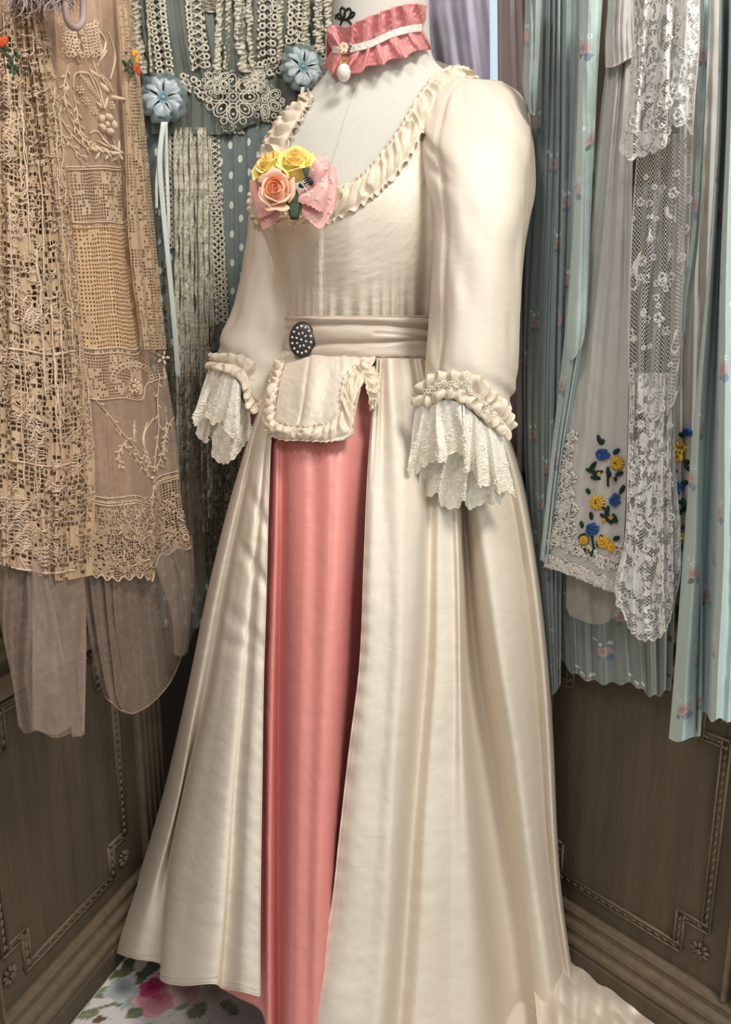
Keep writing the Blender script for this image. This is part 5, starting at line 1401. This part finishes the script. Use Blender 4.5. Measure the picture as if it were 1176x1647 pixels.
silk_flower(485, 112, .034, 'pale blue silk flower at the sage dress waist, close beside the pink choker', [([(487, 140), (486, 155), (488, 172)], 6, .07)], tilt=.3)

# ================================================================== RIGHT GARMENTS
# curtains at the window
cl = hang('voile_curtain', WR, [[(640, -60, .02), (645, 80, .02), (650, 260, .02)], [(720, -60, .03), (722, 80, .03), (725, 260, .03)], [(787, -60, .02), (788, 80, .02), (789, 260, .02)]], M['lilac'], None, 120, 40, folds=4, amp=.0035, seed=41, thick=.0008)
tag(cl, 'sheer lilac voile curtain beside the bright window gap, behind the dress form', 'curtain')
cm = hang('linen_curtain', WR, [[(800, -60, .03), (801, 100, .03), (803, 300, .03), (815, 760, .03)], [(830, -60, .045), (835, 100, .045), (838, 300, .04), (840, 760, .04)], [(880, -60, .02), (885, 100, .02), (890, 300, .02), (900, 760, .02)]], M['mauve'], None, 90, 60, folds=4.5, amp=.008, seed=42, thick=.0008)
tag(cm, 'dusty mauve curtain hanging right of the bright window gap', 'curtain')
# floral dress behind the shoulder, shade painted into skirt and sleeve
td = empty('floral_dress', wall_pt(WR, .12, 0, .10)); tag(td, 'teal floral chiffon dress with narrow pleats, shade put into its colour, just right of the gown sleeve', 'dress')
hang('skirt', WR, [[(848, -40, .050), (850, 300, .055), (842, 600, .055), (850, 850, .055), (880, 1120, .055)], [(880, -40, .07), (876, 300, .075), (868, 600, .075), (872, 850, .075), (888, 1118, .07)], [(905, -40, .07), (900, 300, .075), (890, 600, .075), (886, 850, .075), (893, 1115, .07)], [(945, -40, .06), (925, 300, .06), (915, 600, .06), (905, 850, .06), (902, 1100, .05)]], M['shaded_floral'], td, 260, 120, folds=7, amp=.008, seed=43, sharp=.9, key='td')
hang('sleeve', WR, [[(846, -40, .11), (843, 80, .12), (842, 150, .12), (850, 178, .11)], [(858, -40, .13), (856, 80, .14), (853, 150, .14), (856, 184, .13)], [(874, -40, .12), (868, 80, .12), (864, 150, .12), (861, 186, .11)]], M['shaded_floral'], td, 50, 40, folds=1.5, amp=.004, seed=44)
hang('front_panel', WR, [[(932, -40, .09), (930, 150, .09), (922, 350, .09), (906, 560, .09), (888, 720, .10), (868, 900, .09)], [(940, -40, .115), (942, 150, .12), (938, 350, .12), (924, 560, .115), (900, 720, .11), (880, 905, .10)], [(955, -40, .11), (955, 150, .115), (948, 350, .115), (933, 560, .11), (908, 720, .10), (886, 900, .09)], [(970, -40, .08), (960, 150, .08), (952, 350, .09), (938, 560, .09), (914, 720, .08), (893, 895, .08)]], M['blue_floral'], td, 150, 120, folds=4, amp=.006, seed=45, sharp=.8)
hang('front_panel', WR, [[(937, -40, .125), (930, 150, .125), (925, 320, .125), (918, 450, .125), (912, 560, .125), (913, 577, .12)], [(948, -40, .135), (940, 150, .135), (935, 320, .135), (930, 450, .135), (925, 560, .135), (922, 578, .13)], [(958, -40, .128), (950, 150, .13), (943, 320, .13), (939, 450, .13), (934, 540, .13), (930, 568, .125)], [(972, -40, .115), (960, 150, .115), (951, 320, .115), (947, 450, .115), (943, 520, .115), (940, 548, .11)]], M['blue_floral'], td, 90, 120, folds=2, amp=.004, seed=45)
# teal hem seen below the tunic
th = empty('chiffon_slip_dress', wall_pt(WR, -.03, 0, .04)); tag(th, 'grey-teal floral chiffon skirt hem showing below the grey tunic', 'dress')
hang('skirt', WR, [[(892, 300, .020), (893, 800, .022), (895, 1000, .022), (898, 1058, .022)], [(915, 300, .025), (915, 800, .03), (918, 1000, .03), (921, 1082, .03)], [(950, 300, .03), (955, 800, .035), (958, 1000, .035), (962, 1098, .035)], [(1005, 300, .025), (1010, 800, .03), (1014, 1000, .03), (1020, 1102, .03)], [(1040, 300, .03), (1045, 800, .035), (1045, 1000, .035), (1048, 1120, .035)], [(1095, 300, .02), (1092, 800, .02), (1085, 1000, .02), (1080, 1108, .02)]], M['grey_floral'], th, 260, 90, folds=8, amp=.008, seed=46, hemwave=3)
# grey linen tunic
tu = empty('embroidered_tunic', wall_pt(WR, .02, 0, .10)); tag(tu, 'grey linen tunic with blue and yellow wool flowers and white ribbon-work border', 'tunic')
TGs = [[(978, 85, .095), (958, 250, .095), (942, 400, .095), (925, 520, .095), (912, 600, .095), (905, 700, .095), (888, 800, .095), (875, 912, .095)],
       [(987, 85, .105), (972, 250, .105), (958, 400, .105), (945, 520, .105), (936, 600, .105), (928, 700, .105), (915, 800, .105), (904, 920, .105)],
       [(1002, 80, .11), (988, 250, .11), (978, 400, .11), (968, 520, .11), (962, 600, .11), (955, 700, .11), (948, 800, .11), (940, 934, .11)],
       [(1013, 75, .11), (1003, 250, .11), (998, 400, .11), (994, 520, .11), (990, 600, .11), (985, 700, .11), (978, 800, .11), (968, 946, .11)],
       [(1024, 70, .105), (1018, 250, .105), (1016, 400, .105), (1014, 520, .105), (1012, 600, .105), (1010, 700, .105), (1007, 800, .105), (1000, 956, .105)]]
hang('skirt', WR, TGs, M['linen_grey'], tu, 130, 130, folds=3.2, amp=.0035, seed=47, key='tu', taper=(1.4, .25), thick=.0008)
hang('bodice', WR, [[(972, -60, .105), (978, 0, .105), (974, 60, .107), (974, 110, .11)], [(990, -60, .12), (990, 0, .12), (988, 60, .122), (990, 108, .122)], [(1008, -60, .12), (1006, 0, .122), (1006, 60, .122), (1008, 98, .122)], [(1020, -60, .105), (1018, 0, .107), (1019, 60, .11), (1022, 92, .11)]], M['blouse_grey'], tu, 60, 40, folds=5, amp=.0025, seed=48, thick=.0008, key='tub')
mb = MB(); pts = [hit('tub', x, y, .0008) for x, y in resample([(976, 108), (990, 106), (1006, 97), (1018, 91)], 20)]; mb.tube([p[0] for p in pts if p], .0010, 4); mb.build('waist_hem', M['coral_emb'], tu)
hang('organza_slip', WR, [[(912, 905, .075), (911, 950, .08), (912, 980, .08), (916, 990, .08)], [(930, 910, .085), (930, 960, .09), (934, 990, .09), (940, 1000, .09)], [(960, 920, .085), (960, 960, .085), (962, 990, .085), (966, 1004, .085)], [(1005, 930, .08), (1003, 960, .08), (1000, 975, .08), (994, 990, .08)]], M['slip_grey'], tu, 60, 40, folds=2.5, amp=.004, seed=49)
nRv = nR
def tube_cluster(mb, key, x, y, R, n, r=.0011, lift=.0015):
    "ruched ribbon-work: short worm-like coils packed round a point"
    for k in range(n):
        a = rng.uniform(0, 2*PI); d = R*math.sqrt(rng.random()); cx, cy = x+d*math.cos(a), y+d*math.sin(a)
        b = rng.uniform(0, 2*PI); pl = []
        for t in range(5): pl.append((cx+2.6*math.cos(b), cy+2.9*math.sin(b))); b += rng.choice((-1, 1))*rng.uniform(.7, 1.5)
        pts = []
        for px, py in pl:
            h = hit(key, px, py, lift+rng.uniform(0, .0015))
            if h: pts.append(h[0])
        if len(pts) > 2: mb.tube(pts, r, 5)
mb = MB()
for (x, y, R, n) in ((922, 703, 9, 22), (914, 725, 11, 30), (908, 748, 11, 30), (905, 770, 12, 32), (922, 768, 8, 18), (908, 795, 15, 52), (915, 815, 14, 50), (902, 820, 12, 34), (895, 845, 12, 34), (915, 848, 12, 30), (908, 868, 10, 26), (892, 872, 10, 26), (888, 858, 7, 14), (925, 875, 8, 16), (920, 885, 8, 16), (945, 888, 9, 20), (958, 896, 9, 18), (970, 905, 9, 20), (985, 905, 9, 20), (995, 895, 9, 18), (998, 880, 7, 12), (935, 888, 6, 10)):
    tube_cluster(mb, 'tu', x, y, R*1.1, int(n*1.5), .0013)
for t in np.linspace(0, 1, 46):
    x = 878+t*118; y = 900+t*44; tube_cluster(mb, 'tu', x, y+4, 6, 8); tube_cluster(mb, 'tu', x, y-4, 5, 6)
mb.build('ribbon_work_border', M['coral_emb'], tu)
def wool(mb, key, x, y, R, n, kind='petal'):
    "wool stitches: bundles of short fat threads"
    for k in range(n):
        a = rng.uniform(0, 2*PI) if kind != 'petal' else 2*PI*k/n
        if kind == 'petal': p0 = (x+R*.25*math.cos(a), y+R*.25*math.sin(a)); p1 = (x+R*math.cos(a), y+R*math.sin(a))
        else:
            d = R*.7*math.sqrt(rng.random()); p0 = (x+d*math.cos(a), y+d*math.sin(a)); b = a+PI/2+rng.uniform(-.5, .5); p1 = (p0[0]+R*.5*math.cos(b), p0[1]+R*.5*math.sin(b))
        h0 = hit(key, *p0, .002+rng.uniform(0, .0015)); h1 = hit(key, *p1, .0016)
        if h0 and h1: m_ = (h0[0]+h1[0])/2+nRv*.0022; mb.tube([h0[0], m_, h1[0]], [.0012, .0019, .0010], 5)
def wool_leaf(mb, key, x, y, L, ang, w=.0075):
    L = L*1.5
    a = math.radians(ang); h0 = hit(key, x, y, .0018); h1 = hit(key, x+L*math.cos(a), y+L*math.sin(a), .0018)
    if h0 and h1:
        mb.leaf(h0[0], h1[0], w, nRv, .35)
blue = [(971, 731, 12), (991, 804, 12), (954, 851, 12)]
yel = [(994, 745, 12), (962, 808, 13), (972, 872, 11), (941, 868, 8), (985, 880, 8)]
grn = [(967, 716, 12, -100), (967, 716, 8, -60), (961, 742, 12, 130), (985, 730, 11, -30), (982, 742, 9, 20), (979, 770, 14, -90), (960, 760, 12, 200), (972, 757, 13, 160), (968, 770, 12, 190), (988, 765, 12, -20), (979, 755, 9, 80), (995, 772, 8, 200),
       (997, 795, 12, -60), (1000, 800, 9, -10), (980, 812, 12, 110), (972, 830, 13, 40), (978, 835, 13, 10), (964, 826, 13, 30), (985, 825, 12, 60), (950, 795, 8, -120), (958, 802, 9, 10), (992, 818, 10, 0), (953, 837, 10, -95), (944, 858, 11, 150), (965, 860, 10, 40), (947, 880, 12, 60), (958, 880, 12, 110), (938, 850, 9, -100), (940, 880, 8, 40), (985, 868, 10, -20), (962, 868, 9, 80)]
for nm, L, mt, kk in (('blue_wool_flower', blue, 'wool_blue', 'b'), ('yellow_wool_flower', yel, 'wool_yellow', 'petal')):
    for (x, y, R) in L:
        mb = MB(); wool(mb, 'tu', x, y, R, 34 if kk == 'b' else 13, kk); 
        if kk == 'petal': wool(mb, 'tu', x, y, R*.55, 9, 'b')
        mb.build(nm, M[mt], tu)
mb = MB()
for g in grn: wool_leaf(mb, 'tu', *g)
for a_, b_ in (((979, 782), (978, 752)), ((982, 832), (970, 812)), ((958, 892), (954, 862))):
    p = on('tu', [a_, b_], 8, .0022); mb.tube(p, .0018, 5)
mb.build('green_wool_leaves', M['wool_green'], tu)
mb = MB()
for (x, y) in ((966, 762), (988, 770), (972, 836), (950, 884), (984, 832)): wool(mb, 'tu', x, y, 3.2, 6, 'b')
mb.build('yellow_stitches', M['wool_yellow'], tu)

# ---- second linen panel at the right, behind the lace
t2 = empty('embroidered_tunic', wall_pt(WR, -.14, 0, .07)); tag(t2, 'narrow grey linen strip with wool flowers, between white lace and rightmost blue dress', 'tunic')
hang('skirt', WR, [[(1082, -40, .06), (1080, 400, .06), (1078, 700, .06), (1080, 910, .06)], [(1105, -40, .065), (1105, 400, .065), (1102, 700, .065), (1100, 910, .065)], [(1160, -40, .05), (1150, 400, .05), (1140, 700, .05), (1120, 900, .05)]], M['linen_grey'], t2, 80, 80, folds=3, amp=.004, seed=51, key='t2', thick=.0008)
for nm, L, mt, kk in (('yellow_wool_flower', [(1095, 720, 11), (1096, 862, 7), (1092, 735, 7)], 'wool_yellow', 'petal'), ('blue_wool_flower', [(1089, 785, 12), (1108, 695, 8)], 'wool_blue', 'b')):
    for (x, y, R) in L: mb = MB(); wool(mb, 't2', x, y, R, 36 if kk == 'b' else 13, kk); mb.build(nm, M[mt], t2)
mb = MB()
for g in ((1105, 702, 9, 200), (1103, 745, 12, 60), (1098, 740, 10, 20), (1084, 765, 8, -60), (1090, 805, 14, 20), (1094, 820, 14, 0), (1100, 800, 14, 70), (1088, 815, 10, 60), (1095, 850, 9, -20), (1080, 778, 7, 100), (1100, 775, 7, 10), (1095, 875, 8, 60)): wool_leaf(mb, 't2', *g)
mb.build('green_wool_leaves', M['wool_green'], t2)

# ---- white lace stole in three tiers
wl_ = empty('lace_stole', wall_pt(WR, -.10, 0, .13)); tag(wl_, 'long white lace panels in tiers over the grey tunic, scalloped and torn at the hem', 'lace garment')
def lace_tier(nm, G_, mat, nu, nv, folds, amp, seed, key, scal=.006, pitch=.022):
    P = hang(nm, WR, G_, None, None, nu, nv, folds=folds, amp=amp, seed=seed, ret=True)
    L = np.r_[0, np.cumsum(np.linalg.norm(np.diff(P[:, -1], axis=0), axis=1))]; v = np.linspace(0, 1, nv)
    P[:, :, 2] -= (scal*(np.abs(np.sin(PI*L/pitch))-.4))[:, None]*np.clip((v-.85)/.15, 0, 1)[None, :]
    grid_obj(nm, P, M[mat], wl_, key=key)
    e = MB(); e.tube([tuple(p+np.array([0, -.0006, 0])) for p in P[:, -1]], .0013, 4)
    e.tube([tuple(p) for p in P[0]], .0007, 4); e.tube([tuple(p) for p in P[-1]], .0007, 4)
    # raised cordonnet motifs
    r2 = random.Random(seed)
    for k in range(int(nu*.45)):
        i = r2.randrange(2, nu-3); j = int(nv*r2.random()**.8); j = min(max(j, 3), nv-3); c = Vector(P[i, j])+nRv*.0012; R = r2.uniform(.003, .0075); a = r2.uniform(0, 6.3)
        up = Vector((0, 0, 1)); q = up.cross(nRv); pts = []
        for t in range(9): 
            b = a+t*.75; rr_ = R*(1-.07*t); pts.append(c+(up*math.cos(b)+q*math.sin(b))*rr_)
        e.tube(pts, .0010, 4)
        if r2.random() < .8: 
            for t in range(5): b = a+t*1.256; d = up*math.cos(b)+q*math.sin(b); e.leaf(c+d*R*.2, c+d*R*.9, R*.5, nRv, .2)
    e.build('cordonnet', M['lace_cord'], wl_)
M['lace_cord'] = thread('white_lace_cord', srgb(240, 239, 234), srgb(228, 226, 220))
lace_tier('long_tier', [[(1014, 600, .12), (1010, 750, .12), (1004, 880, .12), (990, 950, .12), (992, 965, .12), (1004, 985, .12)], [(1030, 600, .125), (1028, 750, .125), (1022, 900, .125), (1018, 1000, .125), (1018, 1016, .125)], [(1045, 600, .13), (1042, 750, .13), (1038, 900, .13), (1036, 1000, .13), (1038, 1028, .13)], [(1062, 600, .135), (1060, 750, .135), (1062, 900, .135), (1062, 980, .13), (1064, 1020, .13)], [(1085, 600, .12), (1086, 750, .12), (1094, 860, .12), (1092, 940, .12), (1086, 965, .12)]], 'white_lace', 110, 130, 4.5, .009, 53, 'w3')
lace_tier('middle_tier', [[(1028, 215, .125), (1018, 350, .125), (1012, 500, .125), (1012, 600, .125), (1016, 672, .125)], [(1045, 215, .135), (1040, 350, .135), (1032, 500, .135), (1030, 600, .135), (1028, 660, .13)], [(1065, 215, .135), (1062, 350, .135), (1058, 500, .135), (1052, 600, .135), (1048, 672, .13)], [(1090, 215, .14), (1088, 350, .14), (1084, 500, .14), (1080, 600, .14), (1074, 660, .135)], [(1114, 215, .125), (1110, 350, .125), (1104, 460, .125), (1098, 560, .125), (1094, 620, .12)]], 'mesh_lace', 110, 120, 4, .009, 54, 'w2')
lace_tier('upper_tier', [[(1020, -40, .15), (1018, 80, .15), (1008, 180, .15), (996, 240, .15)], [(1034, -40, .165), (1032, 80, .165), (1024, 180, .165), (1016, 254, .16)], [(1050, -40, .155), (1048, 80, .155), (1042, 180, .155), (1036, 246, .15)], [(1075, -40, .17), (1074, 80, .17), (1072, 160, .17), (1068, 232, .165)], [(1092, -40, .155), (1090, 80, .155), (1084, 150, .155), (1080, 200, .15)], [(1104, -40, .165), (1104, 80, .165), (1100, 140, .16), (1098, 200, .16)], [(1124, -40, .15), (1124, 80, .15), (1118, 150, .15), (1114, 212, .15)]], 'white_lace_dense', 130, 90, 3, .007, 55, 'w1')

# ---- pale blue floral dress, far right
fd = empty('floral_dress', wall_pt(WR, -.22, 0, .13)); tag(fd, 'pale blue floral chiffon dress with hanging pleats at the right edge of the picture', 'dress')
hang('skirt', WR, [[(1158, -40, .13), (1153, 200, .13), (1137, 450, .13), (1114, 700, .13), (1098, 900, .13), (1085, 1080, .13), (1076, 1186, .13)],
     [(1161.5, -40, .15), (1157, 200, .15), (1142, 450, .15), (1122, 700, .15), (1112, 900, .15), (1102, 1080, .15), (1096, 1192, .15)],
     [(1163.6, -40, .135), (1159.8, 200, .135), (1146, 450, .135), (1130, 700, .135), (1124, 900, .135), (1116, 1080, .13), (1114, 1188, .13)],
     [(1166.4, -40, .09), (1163.4, 200, .09), (1151, 450, .09), (1138, 700, .09), (1132, 900, .09), (1126, 1080, .09), (1122, 1150, .09)],
     [(1170.6, -40, .09), (1168.2, 200, .09), (1157, 450, .09), (1148, 700, .095), (1142, 900, .10), (1140, 1080, .10), (1136, 1148, .10)],
     [(1176, -40, .14), (1169, 200, .145), (1159, 450, .15), (1156, 700, .15), (1154, 900, .15), (1146, 1080, .15), (1144, 1158, .15)],
     [(1194, -40, .155), (1189, 200, .155), (1183, 450, .155), (1178, 700, .155), (1174, 900, .155), (1168, 1080, .155), (1164, 1157, .155)],
     [(1230, -40, .13), (1226, 200, .13), (1222, 450, .13), (1216, 700, .13), (1210, 900, .13), (1196, 1080, .13), (1190, 1175, .13)],
     [(1300, -40, .12), (1300, 200, .12), (1300, 450, .12), (1300, 700, .12), (1290, 900, .12), (1280, 1080, .12), (1270, 1175, .12)]], M['blue_floral'], fd, 300, 140, folds=7, amp=.006, seed=57, sharp=.9, hemwave=3)
hang('underskirt', WR, [[(1106, 900, .10), (1112, 1080, .10), (1112, 1172, .10), (1113, 1186, .10)], [(1130, 900, .11), (1130, 1080, .11), (1128, 1160, .11), (1127, 1184, .11)]], M['blue_floral'], fd, 30, 40, folds=1.5, amp=.004, seed=58)

hang('sash_end', WR, [[(1127, -40, .12), (1121, 200, .12), (1110, 400, .12), (1094, 500, .12), (1093, 530, .12)], [(1136, -40, .128), (1129, 200, .128), (1116, 400, .128), (1102, 500, .128), (1100, 535, .128)], [(1144, -40, .12), (1133, 200, .12), (1122, 400, .12), (1110, 500, .12), (1107, 537, .12)]], M['blue_floral'], fd, 40, 90, folds=1.5, amp=.003, seed=59)
